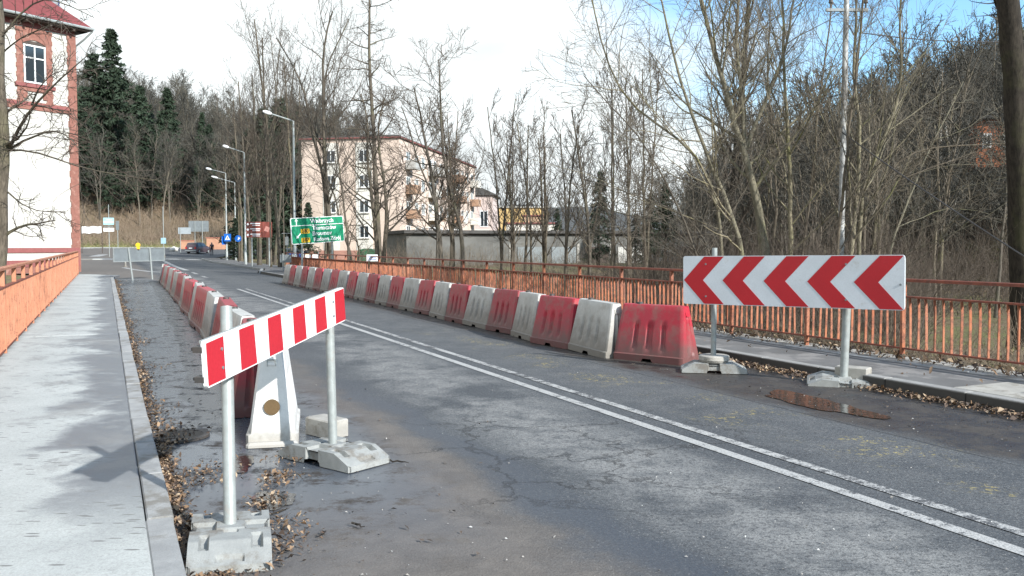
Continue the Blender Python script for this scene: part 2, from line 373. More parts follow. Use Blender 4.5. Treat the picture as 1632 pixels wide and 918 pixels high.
m_conc = M('concrete', (.40, .385, .35), (.29, .28, .255), scale=6, rough=.9, bump=.4, bscale=70, dirt=(.16, .145, .115), dscale=4)
m_kerb = M('kerb_concrete', (.34, .345, .34), (.235, .24, .24), scale=5, rough=.88, bump=.4, bscale=90, dirt=(.17, .16, .14), dscale=3, dlo=.5, dhi=.64, jitter=.08)
m_dark = M('black_iron', (.045, .045, .045), (.07, .06, .055), scale=20, rough=.55, bump=.2)
m_hole = M('dark_hole', (.10, .065, .03), (.14, .09, .04), scale=10, rough=.8, bump=0)
m_plaster = M('white_plaster', (.54, .53, .495), (.45, .44, .40), scale=1.2, rough=.92, bump=.3, bscale=30, dirt=(.33, .31, .27), dscale=.9, dlo=.48, dhi=.78)
m_brick = M('red_brick_trim', (.27, .12, .092), (.20, .088, .068), scale=5, rough=.9, bump=.3, bscale=12, dirt=(.32, .19, .15), dscale=3)
m_brick2 = M('red_brick_trim_dark', (.26, .09, .085), (.21, .075, .07), scale=5, rough=.9, bump=.3, bscale=12)
m_roof = M('red_roof', (.20, .050, .048), (.155, .04, .038), scale=3, rough=.6, bump=.2, bscale=15)
m_glass = NT('window_glass'); m_glass.set(m_glass.p.inputs['Base Color'], (.022, .03, .036)); m_glass.set(m_glass.p.inputs['Roughness'], .06); m_glass.set(m_glass.p.inputs['Specular IOR Level'], .8); m_glass = m_glass.mat
m_pvc = M('white_window_frame', (.78, .79, .78), (.72, .73, .72), scale=2, rough=.4, bump=0)
m_wood = M('dark_wood', (.08, .06, .05), (.05, .04, .035), scale=6, rough=.8)
m_apt = M('salmon_render', (.62, .50, .42), (.56, .455, .385), scale=.15, rough=.93, bump=.1, bscale=4, dirt=(.45, .36, .30), dscale=.3)
m_aptl = M('cream_render', (.68, .66, .60), (.60, .58, .53), scale=.2, rough=.93, bump=.1, bscale=4)
m_balc = M('balcony_orange', (.38, .25, .17), (.28, .17, .11), scale=1, rough=.8, bump=.1, jitter=.3)
m_balw = M('balcony_pale', (.55, .55, .52), (.42, .42, .40), scale=1, rough=.8, bump=.1, jitter=.3)
m_yell = M('yellow_render', (.60, .42, .19), (.52, .36, .16), scale=.3, rough=.9, bump=.05)
m_garage = M('grey_garage_render', (.17, .17, .16), (.10, .10, .095), scale=.6, rough=.92, bump=.2, bscale=20, dirt=(.12, .115, .10), dscale=.7)
m_bit = M('bitumen_roof', (.06, .058, .055), (.09, .085, .08), scale=2, rough=.9)
m_greenp = M('green_sheet', (.03, .13, .06), (.025, .09, .045), scale=2, rough=.55, bump=.1)
m_bluep = M('blue_sheet', (.03, .07, .22), (.025, .05, .15), scale=2, rough=.5, bump=.1)
m_green = M('sign_green', (.003, .23, .115), (.003, .20, .10), scale=2, rough=.4, bump=0)
m_yellow = M('sign_yellow', (.72, .42, .015), (.68, .40, .02), scale=2, rough=.4, bump=0)
m_black = M('black_print', (.015, .015, .015), (.02, .02, .02), rough=.5, bump=0)
m_blue = M('sign_blue', (.012, .13, .52), (.012, .12, .45), scale=2, rough=.35, bump=0)
m_brown = M('sign_brown', (.24, .06, .045), (.20, .055, .04), scale=2, rough=.45, bump=0)
m_paint = None
def line_paint(name, wear):
    t = NT(name); P = t.coord(world=True)
    n = t.noise(P, 9, 8, .72); f = t.noise(P, 70, 4, .7); g = t.vor(P, 60); big = t.noise(P, .9, 4)
    k = t.m('ADD', t.m('ADD', t.m('MULTIPLY', n, .55), t.m('MULTIPLY', f, .35)), t.m('MULTIPLY', big, .25))
    w = t.ss(k, wear, wear + .09)
    col = t.mix(t.ss(f, .3, .7), (.42, .42, .41), (.30, .30, .29))
    col = t.mix(w, col, t.mix(t.ss(g, .1, .3), (.16, .16, .16), (.07, .072, .075)))
    t.l(col, t.p.inputs['Base Color']); t.set(t.p.inputs['Roughness'], .75)
    t.l(t.bump(t.m('ADD', f, g), .5, .006), t.p.inputs['Normal']); return t.mat
m_line = line_paint('road_paint', .585); m_line2 = line_paint('worn_road_paint', .54)
def puddle_mat():
    t = NT('puddle_water'); P = t.coord(world=True)
    t.set(t.p.inputs['Base Color'], (.028, .022, .018)); t.set(t.p.inputs['Roughness'], .09); t.set(t.p.inputs['Specular IOR Level'], .5)
    t.l(t.bump(t.noise(P, 14, 4), .25, .01), t.p.inputs['Normal']); return t.mat
m_puddle = puddle_mat()
def bark(name, c1, c2, moss=(.16, .17, .07), ms=.2):
    t = NT(name); co = t.coord()
    mp_ = t.n('ShaderNodeMapping'); t.l(co, mp_.inputs[0]); mp_.inputs['Scale'].default_value = (9, 9, 2.2)
    n = t.noise(mp_.outputs[0], 2.2, 6, .7); b = t.noise(co, .9, 5, .6)
    col = t.mix(t.ss(n, .35, .65), c1, c2)
    col = t.mix(t.ss(b, .52, .66, 0, ms), col, moss)
    oi = t.n('ShaderNodeObjectInfo').outputs['Random']
    col = t.mix(1.0, col, t.mix(oi, (.78, .80, .82), (1.12, 1.08, 1.0)), 'MULTIPLY')
    t.l(col, t.p.inputs['Base Color']); t.set(t.p.inputs['Roughness'], .9); t.set(t.p.inputs['Specular IOR Level'], .2)
    t.l(t.bump(n, .7, .02), t.p.inputs['Normal']); return t.mat
m_bark = bark('grey_brown_bark', (.145, .125, .10), (.072, .062, .05))
m_barkg = bark('greenish_bark', (.25, .225, .165), (.13, .12, .085), (.22, .23, .09), .5)
m_twig = bark('brown_twigs', (.105, .088, .074), (.06, .05, .043), ms=0)
m_twigp = bark('pale_twigs', (.20, .175, .14), (.11, .095, .076), ms=.1)
m_barkd = bark('dark_bark', (.05, .043, .036), (.024, .021, .018), (.08, .085, .04), .4)
m_wood_f = bark('hill_twigs', (.100, .096, .084), (.058, .057, .051), ms=0)  # greyed twig colour stands in for distance haze
m_wood_b = bark('hill_trunks', (.17, .15, .125), (.09, .078, .064), ms=.3)
m_needle = M('spruce_needles', (.030, .050, .026), (.018, .030, .017), scale=2, rough=.85, bump=0, jitter=.2)
m_brush = M('dry_brush', (.18, .145, .105), (.10, .08, .06), scale=.5, rough=.95, bump=0, world=True)
m_grassy = M('winter_grass', (.13, .15, .055), (.25, .22, .11), scale=.8, rough=.95, bump=0, world=True)

# ================================================================== TERRAIN AND ROAD
def uv_of(x, y): return x * RU.x + y * RU.y, x * RV.x + y * RV.y
def T(x, y):
    u, v = uv_of(x, y)
    z = -.08 + rise(y)
    if v < -1.3: z -= 2.2 * smooth((-1.3 - v) / 1.5) * smooth((47 - u) / 4)
    if v > 9.3: z -= (.10 * smooth((v - 9.3) / .8) + .75 * smooth((v - 13) / 7)) * smooth((58 - u) / 8)
    z += 34 * smooth((x - 24) / 60) * smooth((160 - y) / 40 if y > 120 else 1)
    a = x / max(y, 1)
    if y > 146: z += 27 * smooth((y - 149) / 120) * smooth((-.06 - a) / .16)
    if y > 120 and x < -70: z += 10 * smooth((-70 - x) / 60) * smooth((y - 120) / 60)
    n = math.sin(x * .31 + 1.3) * math.cos(y * .27) * .5 + math.sin(x * .9 + y * .7) * .2
    k = smooth((z - .2) / 3) if y < 100 else smooth((z - 1.2) / 3)
    if v > 10 and u < 55: k = max(k, .12)
    return z + n * k * .8
def grid_axis(lo, hi, near, far, step):
    a = [0.0]
    while a[-1] < hi: a.append(a[-1] + (step if a[-1] < near else step + (a[-1] - near) * far))
    b = [0.0]
    while b[-1] < -lo: b.append(b[-1] + (step if b[-1] < near else step + (b[-1] - near) * far))
    return [-q for q in reversed(b[1:])] + a
xs = grid_axis(-900, 900, 45, .06, 1.0); ys = grid_axis(-60, 1500, 60, .03, 1.0)
g = MB(); nx = len(xs)
vs = [(x, y, T(x, y)) for y in ys for x in xs]
g.add(vs, [(j*nx+i, j*nx+i+1, (j+1)*nx+i+1, (j+1)*nx+i) for j in range(len(ys)-1) for i in range(nx-1)])
ground = g.build('ground', m_ground, smooth=True, flat_angle=180); tag(ground, 'leaf covered winter ground with grass verges', kind='structure')

def sheet(name, poly, mat, z=0.0, label=None, lift=True, parent=None):
    bm = bmesh.new(); vs = [bm.verts.new((p[0], p[1], 0)) for p in poly]; bm.faces.new(vs)
    for yy in range(100, 170, 5):
        bmesh.ops.bisect_plane(bm, geom=bm.verts[:] + bm.edges[:] + bm.faces[:], plane_co=(0, yy, 0), plane_no=(0, 1, 0))
    bmesh.ops.triangulate(bm, faces=bm.faces[:])
    for v in bm.verts: v.co.z = z + rise(v.co.y)
    for f in bm.faces:
        if f.normal.z < 0: f.normal_flip()
    me = bpy.data.meshes.new(name); bm.to_mesh(me); bm.free(); me.materials.append(mat)
    o = bpy.data.objects.new(name, me); COL.objects.link(o)
    if parent: o.parent = parent
    else: tag(o, label, kind='structure')
    return o
g_ = lambda px, py, z=0: (G(px, py, z).x, G(px, py, z).y)
w_ = lambda u, v: (W(u, v).x, W(u, v).y)
kerbfar = [w_(50, 7.75), g_(418, 431), g_(372, 423.5), g_(342, 419), g_(322, 413.5)]
road_poly = [w_(-16, .30), w_(45.5, .30), (-21.5, 45.8), (-30, 50), (-60, 62), (-130, 100), (-130, 147), (-60, 151), (-20, 152), (70, 168), (70, 157),
             (-20, 140), (-32, 128), (-38, 117)] + list(reversed(kerbfar)) + [w_(-16, 7.75)]
road = sheet('road', road_poly, m_road, 0, 'grey worn asphalt road with wet muddy edges')

def strip(name, pts, width, z, mat, label=None, th=0, kind='structure'):
    mb = MB(); n = len(pts); P = [Vector((p[0], p[1], 0)) for p in pts]; Ls = []; Rs = []
    for i, p in enumerate(P):
        t = (P[min(i+1, n-1)] - P[max(i-1, 0)]).normalized(); nn = Vector((t.y, -t.x, 0))
        hz = z + rise(p.y)
        Ls.append((p.x - nn.x*width/2, p.y - nn.y*width/2, hz)); Rs.append((p.x + nn.x*width/2, p.y + nn.y*width/2, hz))
    if th:
        lo = [(q[0], q[1], q[2] - th) for q in Ls]; ro = [(q[0], q[1], q[2] - th) for q in Rs]
        mb.add(Ls + Rs + lo + ro, [f for i in range(n-1) for f in ((i, n+i, n+i+1, i+1), (n+i, 3*n+i, 3*n+i+1, n+i+1), (2*n+i, i, i+1, 2*n+i+1))] + [(0, 2*n, 3*n, n), (n-1, 2*n-1, 4*n-1, 3*n-1)])
    else: mb.add(Ls + Rs, [(i, n+i, n+i+1, i+1) for i in range(n-1)])
    o = mb.build(name, mat)
    if kind: tag(o, label, kind=kind)
    return o
def seg(u0, u1, v, n=24): return [w_(u0 + (u1-u0)*i/n, v) for i in range(n+1)]
strip('road_markings', seg(-6, 33, 4.30), .105, .005, m_line, 'left solid white centre line')
strip('road_markings', seg(-6, 33, 4.585), .10, .005, m_line2, 'right worn white centre line')
arc = [(262, 416.5), (270, 420.5), (280, 425), (290, 428.6), (298, 431)]
strip('road_markings', [g_(*p) for p in arc], .34, .006, m_line, 'white curved line leading into the junction')
for a_, b_ in (((306, 434), (314, 437)), ((322, 440), (330, 443))): strip('road_markings', [g_(*a_), g_(*b_)], .2, .006, m_line2, 'worn white dash before the double line')
strip('road_markings', [g_(197, 426.5), g_(215, 430), (g_(240, 433)), g_(262, 434.2)], .35, .006, m_line, 'white edge line at the junction mouth')
for a_, b_ in (((150, 409.8), (165, 408.6)), ((270, 412.5), (282, 413.5)), ((302, 413.5), (313, 414.5))):
    strip('road_markings', [g_(*a_), g_(*b_)], 1.3, .006, m_line, 'white give way dash on the junction')
strip('road_markings', [(-58, 140), (-20, 138.5)], .25, .006, m_line2, 'far white edge line')
# traffic island and far kerb
strip('pavement', [(-95, 128), (-70, 148), (-45, 151.5), (-18, 151)], 3.0, .14, m_kerb, 'pale far pavement along the grass', th=.16)
strip('pavement', [(-70, 96), (-50, 92), (-41, 96)], 3, .10, m_walk, 'low traffic island', th=.12)
# right far pavement
m_walkr = M('grey_footpath', (.15, .148, .145), (.10, .098, .096), scale=1.2, rough=.9, bump=.3, bscale=80, dirt=(.22, .21, .2), dscale=1.6, world=True, dlo=.5, dhi=.6)
off = [(p[0] + 1.15, p[1] + .5) for p in kerbfar]
strip('pavement', off, 2.1, .12, m_walkr, 'grey pavement curving away beside the trees', th=.14)
far_k = strip('kerb', kerbfar, .16, .125, m_kerb, 'kerb curving to the right at the junction', th=.15)

# --- left pavement: concrete slabs and kerb stones
side = bpy.data.objects.new('sidewalk', None); COL.objects.link(side); tag(side, 'pale concrete bridge sidewalk with a kerb', kind='structure')
def rbox(mb, u0, u1, v0, v1, z0, z1):
    c = W((u0+u1)/2, (v0+v1)/2, (z0+z1)/2); mb.bevbox(c, (v1-v0, u1-u0, z1-z0), .008, ROADROT); return mb
for a_, b_ in ((-9, 15.8), (15.8, 26.7), (26.7, 37.6), (37.6, 45.2)):
    rbox(MB(), a_ + .014, b_ - .014, -1.42, .161, -.3, .14).build('slab', m_walk, side)
k = -8.0
while k < 45:
    ln = 1.0; dz = random.uniform(-.004, .006); dv = random.uniform(-.006, .006)
    rbox(MB(), k + .006, k + ln - .006, .165 + dv, .30 + dv, -.2, .143 + dz).build('kerbstone', m_kerb, side); k += ln
# slanting slab where the footway meets the junction
mb = MB(); pl = [w_(45.25, -1.4), w_(45.25, .3), w_(47.8, .6), w_(49.8, -.8), w_(50, -1.4)]
mb.prism(pl, -.2, .09); mb.build('slab', m_walk, side)

# --- right pavement
sideR = bpy.data.objects.new('sidewalk', None); COL.objects.link(sideR); tag(sideR, 'patched asphalt bridge sidewalk in front of the right railing', kind='structure')
rbox(MB(), -4, 52, 7.91, 9.05, -.3, .118).build('asphalt_strip', m_walkr, sideR)
rbox(MB(), -4, 52, 9.18, 9.75, -.3, .10).build('edge_strip', m_conc, sideR)
def shaded_damp_kerb():
    t = NT('shaded_damp_kerb'); P = t.coord(world=True); n = t.noise(P, 5, 7, .65); f = t.noise(P, 90, 4, .6)
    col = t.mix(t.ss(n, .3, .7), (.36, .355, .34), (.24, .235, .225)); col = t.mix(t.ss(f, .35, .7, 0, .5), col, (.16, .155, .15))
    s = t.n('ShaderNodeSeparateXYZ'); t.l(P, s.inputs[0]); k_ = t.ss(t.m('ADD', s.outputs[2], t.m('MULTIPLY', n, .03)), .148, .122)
    col = t.mix(t.m('MULTIPLY', k_, .93), col, (.032, .030, .027)); t.l(col, t.p.inputs['Base Color']); t.set(t.p.inputs['Roughness'], .85)  # shade of the front face painted dark below the top edge, with damp
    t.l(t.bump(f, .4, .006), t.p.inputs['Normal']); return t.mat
m_dkerb = shaded_damp_kerb()
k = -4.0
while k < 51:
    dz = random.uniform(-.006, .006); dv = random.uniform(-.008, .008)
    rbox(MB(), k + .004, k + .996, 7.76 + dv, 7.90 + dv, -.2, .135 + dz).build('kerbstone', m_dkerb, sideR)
    if k < 22: rbox(MB(), k + .008, k + .992, 9.06, 9.165, -.2, .126 + dz).build('edging_stone', m_kerb, sideR)
    k += 1.0
for (u0, u1, v0, v1) in ((5.1, 6.3, 7.95, 8.8), (12.3, 14.4, 7.96, 8.6)):
    rbox(MB(), u0, u1, v0, v1, -.1, .124).build('paving_slab', m_conc, sideR)

# --- puddles
def puddle(cu, cv, ru, rv, seed, label, z=.007, mat=None):
    r_ = random.Random(seed); n = 40; ph = [r_.uniform(0, 6.28) for _ in range(4)]; pts = []
    for i in range(n):
        a = 2*math.pi*i/n; k = 1 + .18*math.sin(2*a+ph[0]) + .14*math.sin(3*a+ph[1]) + .09*math.sin(5*a+ph[2]) + .06*math.sin(9*a+ph[3])
        pts.append(W(cu + ru*k*math.cos(a), cv + rv*k*math.sin(a), z))
    mb = MB(); mb.add([W(cu, cv, z)] + pts, [(0, 1+(i+1) % n, 1+i) for i in range(n)])
    o = mb.build('puddle', mat or m_puddle); o.data.flip_normals() if o.data.polygons[0].normal.z < 0 else None
    return tag(o, label, kind='structure')
puddle(6.70, 6.48, .70, .27, 1, 'brown puddle mirroring the railing')
puddle(5.55, .92, .17, .15, 3, 'small bright puddle beside the gutter leaves')
puddle(6.6, .85, .22, .12, 14, 'thin wet patch near the drain')
puddle(3.2, 6.9, .3, .05, 8, 'narrow puddle under the right kerb')

# --- hills far away
hb = MB(); n = 60
for ring, (dist, hmax) in enumerate(((620, 30), (900, 52))):
    pts = []
    for i in range(n+1):
        a = R(-42 + 84*i/n); x = dist*math.sin(a); y = dist*math.cos(a)
        hh = hmax*(.62 + .25*math.sin(i*.23+ring*2) + .12*math.sin(i*.61+1) + .04*math.sin(i*1.9))
        pts.append((x, y, hh))
    vs = []
    for (x, y, hh) in pts:
        for q in range(6):
            f = q/5; s_ = 1 - .28*(1-f); vs.append((x*s_, y*s_, -2 + (hh+2)*smooth(f)))
    hb.add(vs, [(i*6+q, (i+1)*6+q, (i+1)*6+q+1, i*6+q+1) for i in range(n) for q in range(5)])
m_hill = M('far_wood_hills', (.085, .088, .088), (.06, .063, .062), scale=.02, rough=1, bump=.3, bscale=.3, world=True)
hills = hb.build('hills', m_hill, smooth=True, flat_angle=180); tag(hills, 'bluish wooded hills far behind the town', kind='structure')

# ================================================================== RAILINGS
def railing(label, v, side_sign, u0, u1, ztop, zlow, zbot, zbase, posts, first_full, m_rail=m_rail):
    root = thing('bridge_railing', label, 'railing', W(u0, v, zbase), ROADROT)
    L_ = u1 - u0; zt, zl, zb = ztop - zbase, zlow - zbase, zbot - zbase
    mb = MB(); mb.bevbox((0, L_/2, zt - .02), (.095, L_, .04), .008); mb.build('top_rail', m_rust if side_sign > 0 else m_rail, root)
    mb = MB(); mb.bevbox((0, L_/2, zl - .012), (.07, L_, .024), .004); mb.build('upper_bar', m_rust, root)
    mb = MB(); mb.bevbox((0, L_/2, zb - .01), (.05, L_, .02), .004); mb.build('lower_bar', m_rust, root)
    pm = None
    for pu in posts:
        if pm is None:
            mb = MB(); mb.bevbox((0, 0, (zl - .026) / 2), (.07, .035, zl - .026), .004); mb.bevbox((0, 0, (zl + zt - .04)/2 + .001), (.06, .06, zt - .042 - zl), .006)
            o = mb.build('post', m_rail, root); pm = o.data
        else: o = bpy.data.objects.new('post', pm); COL.objects.link(o); o.parent = root
        o.location = (0, pu - u0, 0)
    # one baluster: a flat bar standing edge-on whose head curves forward under the upper bar
    h = zl - .025 - zb - .001
    def bar(mb, y, dx=0, top=0):
        w2 = .019; t2 = .0045
        zs = [zb + .001, zb + h*.5, zb + h*.8, zb + h*.93, zb + h]; xo = [0, 0, .004, .012, .018]
        vs = []
        for z_, x_ in zip(zs, xo):
            x_ = -x_*side_sign + dx
            vs += [(x_-w2, y-t2, z_), (x_+w2, y-t2, z_), (x_+w2, y+t2, z_), (x_-w2, y+t2, z_)]
        fs = []
        for q in range(4):
            b = q*4; fs += [(b, b+1, b+5, b+4), (b+1, b+2, b+6, b+5), (b+2, b+3, b+7, b+6), (b+3, b, b+4, b+7)]
        mb.add(vs, fs)
    bars = []
    ps = sorted(posts)
    for a_, b_ in zip(ps[:-1], ps[1:]):
        for q in range(1, 14): bars.append(a_ + (b_-a_)*q/14)
    sep_, rest = bars[:first_full], bars[first_full:]
    if sep_:
        mb = MB(); bar(mb, 0); o0 = mb.build('baluster', m_rail, root); o0.location = (0, sep_[0]-u0, 0)
        for y in sep_[1:]:
            o = bpy.data.objects.new('baluster', o0.data); COL.objects.link(o); o.parent = root
            o.location = (random.uniform(-.003, .003), y - u0, 0); o.rotation_euler = (random.gauss(0, .010), random.gauss(0, .014), random.gauss(0, .12))
    if rest:
        mb = MB()
        for y in rest: bar(mb, y - u0, random.uniform(-.003, .003))
        o = mb.build('baluster_row', m_rail, root); o['kind'] = 'stuff'
    return root
postsR = [-.4 + 1.74*i for i in range(0, 31)]
railing('orange bridge railing with upright bars along the right sidewalk', 9.5, 1, -.4, postsR[-1], 1.157, .93, .25, .10, postsR, 290)
postsL = [3.6 + 1.66*i for i in range(28)]
railing('orange bridge railing beside the pale left sidewalk and the house', -1.27, -1, 3.6, postsL[-1], 1.30, 1.04, .20, .14, postsL, 0, m_railL)

# ================================================================== ROAD BARRIERS
def barrier_mesh(name, Lb, Wb, Wt, H, hole=False, slots=3):
    """plastic water barrier: sloping sides with slots and fork notches, fluted ends; length along local Y"""
    mb = MB(); NX, NZ = 36, 18; wb, wt = Wb/2, Wt/2
    foot = .09
    def halfw(z):                                            # half width against height
        if z <= foot: return wb
        t = (z - foot) / (H - .02 - foot); w = wb - .02 + (wt - wb + .02)*t
        return w if z < H - .02 else wt - .012*(z - H + .02)/.02
    zs = [0, .045, foot, foot+.012] + [foot + .012 + (H-.02-foot-.012)*k/(NZ-6) for k in range(1, NZ-5)] + [H]
    sl = [(-.22*Lb*.9), 0, (.22*Lb*.9)] if slots == 3 else [(-.30*Lb), -.15*Lb, 0, .15*Lb, .30*Lb]
    def indent(y, z):
        t = z / H
        if not (.22 < t < .66): return 0
        for c in sl:
            if abs(y - c) < .035*max(1, Lb/1.2): return .034
        return 0
    ys_ = []
    for i in range(NX + 1): ys_.append(-Lb/2 + Lb*i/NX)
    def shr(z): return 1 - .16/Lb*(max(0, z - foot)/H)                        # ends lean in slightly
    for s in (-1, 1):
        vs = []
        for y in ys_:
            notch = abs(abs(y) - Lb*.0) < .07*Lb or False
            for z in zs:
                zz = z
                if notch and z < .05: zz = .045 + z*.2
                hw = halfw(z) - indent(y, z)
                edge = max(0, abs(y) - (Lb/2 - .03))/.03
                vs.append((s*(hw - .02*edge*edge), y*shr(z), zz))
        nz = len(zs); fs = [(i*nz+k, (i+1)*nz+k, (i+1)*nz+k+1, i*nz+k+1) for i in range(NX) for k in range(nz-1)]
        if s < 0: fs = [tuple(reversed(f)) for f in fs]
        mb.add(vs, fs)
    # top
    nzt = len(zs); tw = halfw(H)
    vs = []
    for y in ys_:
        edge = max(0, abs(y) - (Lb/2 - .03))/.03
        for s in (-1, 0, 1): vs.append((s*(tw - .02*edge*edge), y*shr(H), H + (.006 if s == 0 else 0)))
    mb.add(vs, [(i*3+k, i*3+k+1, (i+1)*3+k+1, (i+1)*3+k) for i in range(NX) for k in (0, 1)])
    # ends with two vertical flutes
    for e in (-1, 1):
        NE = 16; vs = []
        for k in range(NE + 1):
            f = -1 + 2*k/NE
            for z in zs:
                hw = halfw(z) - .02; t = z/H
                d = 0
                if foot < z < H*.80 and not hole:
                    fl = abs(abs(f) - .30); d = .03*max(0, 1 - fl/.2) if fl < .2 else 0
                    d -= .012*max(0, 1 - abs(f)/.16)
                if hole and foot < z: d = .008*(1 - f*f) * -1
                vs.append((f*hw, e*(Lb/2*shr(z) - d), z))
        nz = len(zs); fs = [(i*nz+k, (i+1)*nz+k, (i+1)*nz+k+1, i*nz+k+1) for i in range(NE) for k in range(nz-1)]
        if e > 0: fs = [tuple(reversed(f)) for f in fs]
        mb.add(vs, fs)
    return mb

def barrier(mat, Lb, Wb, Wt, H, slots=3, hole=False):
    root = thing('road_barrier', 'x', 'barrier')
    barrier_mesh('body', Lb, Wb, Wt, H, hole, slots).build('body', mat, root, smooth=True, flat_angle=38)
    mb = MB()
    for e in (-1, 1):
        mb.box((0, e*(Lb/2 - .058 + .004), H*.83), (Wt*.42, .022, .02)); mb.box((0, e*(Lb/2 - .060 + .002), H*.86), (Wt*.5, .010, .05))
    mb.build('coupling', mat, root)
    mb = MB(); mb.tube([(0, Lb*.22, H+.002), (0, Lb*.22, H+.03)], [.045, .04], 12); mb.build('filler_cap', m_dark, root)
    return root
protoR = snapshot(barrier(m_red, 1.12, .46, .17, .77)); protoW = snapshot(barrier(m_white, 1.12, .46, .17, .77))
protoR2 = snapshot(barrier(m_red, 2.0, .46, .18, .77, 5)); protoW2 = snapshot(barrier(m_white, 2.0, .46, .18, .77, 5))
end_w = barrier(m_whiteclean, 1.1, .405, .18, .78, 3, True)
def put(snap, first, p, ang, label, group):
    if first: o = snap[0]
    else: o = copy_snap(snap)
    o.location = p; o.rotation_euler = (random.gauss(0, .012), random.gauss(0, .016), ang); o['label'] = label; o['group'] = group; return o
def along(pts, step, n, start=0.0):
    """points and headings at equal steps along a polyline (Catmull-Rom smoothed)"""
    P = [Vector((p[0], p[1], 0)) for p in pts]; dense = []
    for i in range(len(P) - 1):
        p0, p1, p2, p3 = P[max(i-1, 0)], P[i], P[i+1], P[min(i+2, len(P)-1)]
        for k in range(20):
            t = k/20; dense.append(.5*((2*p1) + (p2-p0)*t + (2*p0-5*p1+4*p2-p3)*t*t + (3*p1-p0-3*p2+p3)*t**3))
    dense.append(P[-1]); out = []; acc = 0; nxt = start
    for a, b in zip(dense[:-1], dense[1:]):
        d = (b-a).length
        while acc + d >= nxt and len(out) < n:
            q = a + (b-a)*((nxt-acc)/d); out.append((q, math.atan2(-(b-a).x, (b-a).y))); nxt += step
        acc += d
    return out
# right row, starting from the red one beside the arrow board; centres lie behind the visible lower edge
near = [(1067, 580.7), (977.7, 574.6), (907.8, 558.7), (852.7, 547.6), (809.8, 534.2), (741, 518.5), (636, 493), (513.5, 465.5), (441, 450)]
base = [G(*p) for p in near]
base[1] = G(980, 574.6)
ctr = [W(*(lambda q: (q[0] + .03, q[1] + .24))(uv_of(b.x, b.y))) for b in base]
rowR = []
d0 = (ctr[1] - ctr[0]).normalized()
mids = along([c for c in ctr], 1.15, 24, .42)
names_ = 'first second third fourth fifth sixth seventh eighth ninth tenth eleventh twelfth thirteenth fourteenth fifteenth sixteenth seventeenth eighteenth nineteenth twentieth twenty-first twenty-second twenty-third twenty-fourth'.split()
usedR = usedW = False
for i, (q, a) in enumerate(mids):
    red = (i % 2 == 0)
    if i == 0: a += R(-16); q = q + Vector((.06, .10, 0))
    col_ = 'red' if red else 'dirty white'
    if i == 0: lb = 'large faded red barrier nearest the arrow board, its ribbed end facing the camera'
    elif i == len(mids)-1: lb = col_ + ' barrier at the far end of the right row near the junction'
    else: lb = f'{col_} road barrier, {names_[i]} in the right row counted from the arrow board'
    put(protoR if red else protoW, (not usedR) if red else (not usedW), (q.x, q.y, .004), a + random.gauss(0, R(1.5)), lb, 'red and white barriers along the right roadside')
    if red: usedR = True
    else: usedW = True
# left row
leftb = [(252, 449, 42.0), (268, 467, 0), (287.6, 492.6, 0), (305, 518, 0), (325, 545, 0), (352, 600, 0)]
pl = [G(a_, b_) for a_, b_, _ in leftb]
cl = [W(*(lambda q: (q[0], q[1] + .23))(uv_of(b.x, b.y))) for b in pl] + [W(9.0, 1.47), W(7.9, 1.33)]
cl = list(reversed(cl))
endp = G(434, 712); eu, ev = uv_of(endp.x, endp.y)
ea = ROADROT - R(12)
ec = Vector((endp.x, endp.y, 0)) + Vector((-math.sin(ea), math.cos(ea), 0))*.56
end_w.location = (ec.x, ec.y, .004); end_w.rotation_euler = (0, 0, ea)
end_w['label'] = 'white plastic barrier with a round brown hole in its end behind the striped board'; end_w['group'] = 'red and white barriers along the left closed strip'
mb = MB(); mb.disc((0, -.545, .31), .062, n=28, th=.02); mb.build('filler_hole', m_hole, end_w)
mb = MB()
for sx_ in (-1, 1): mb.box((.032*sx_, -.502, .655), (.008, .012, .05))
mb.box((0, -.500, .682), (.072, .012, .008)); mb.build('latch', m_galv, end_w)
mb = MB(); mb.bevbox((0, -.56, .02), (.40, .09, .04), .02); mb.build('foot', m_whiteclean, end_w)
start = Vector((ec.x, ec.y, 0)) + Vector((-math.sin(ea), math.cos(ea), 0))*1.62 - Vector((.30, 0, 0))
pth = [start] + [p for p in cl if p.y > start.y + 1.0]
ml = along(pth, 2.06, 17, 0.0)
u1 = u2 = False
for i, (q, a) in enumerate(ml):
    red = (i % 2 == 0)
    lb = f"{'red' if red else 'dirty white'} road barrier, {names_[i]} behind the white one with the hole"
    if i == len(ml)-1: lb = f"{'red' if red else 'dirty white'} road barrier at the far end of the left row, beside the grey board"
    put(protoR2 if red else protoW2, (not u1) if red else (not u2), (q.x, q.y, .004), a + random.gauss(0, R(2)), lb, 'red and white barriers along the left closed strip')
    if red: u1 = True
    else: u2 = True

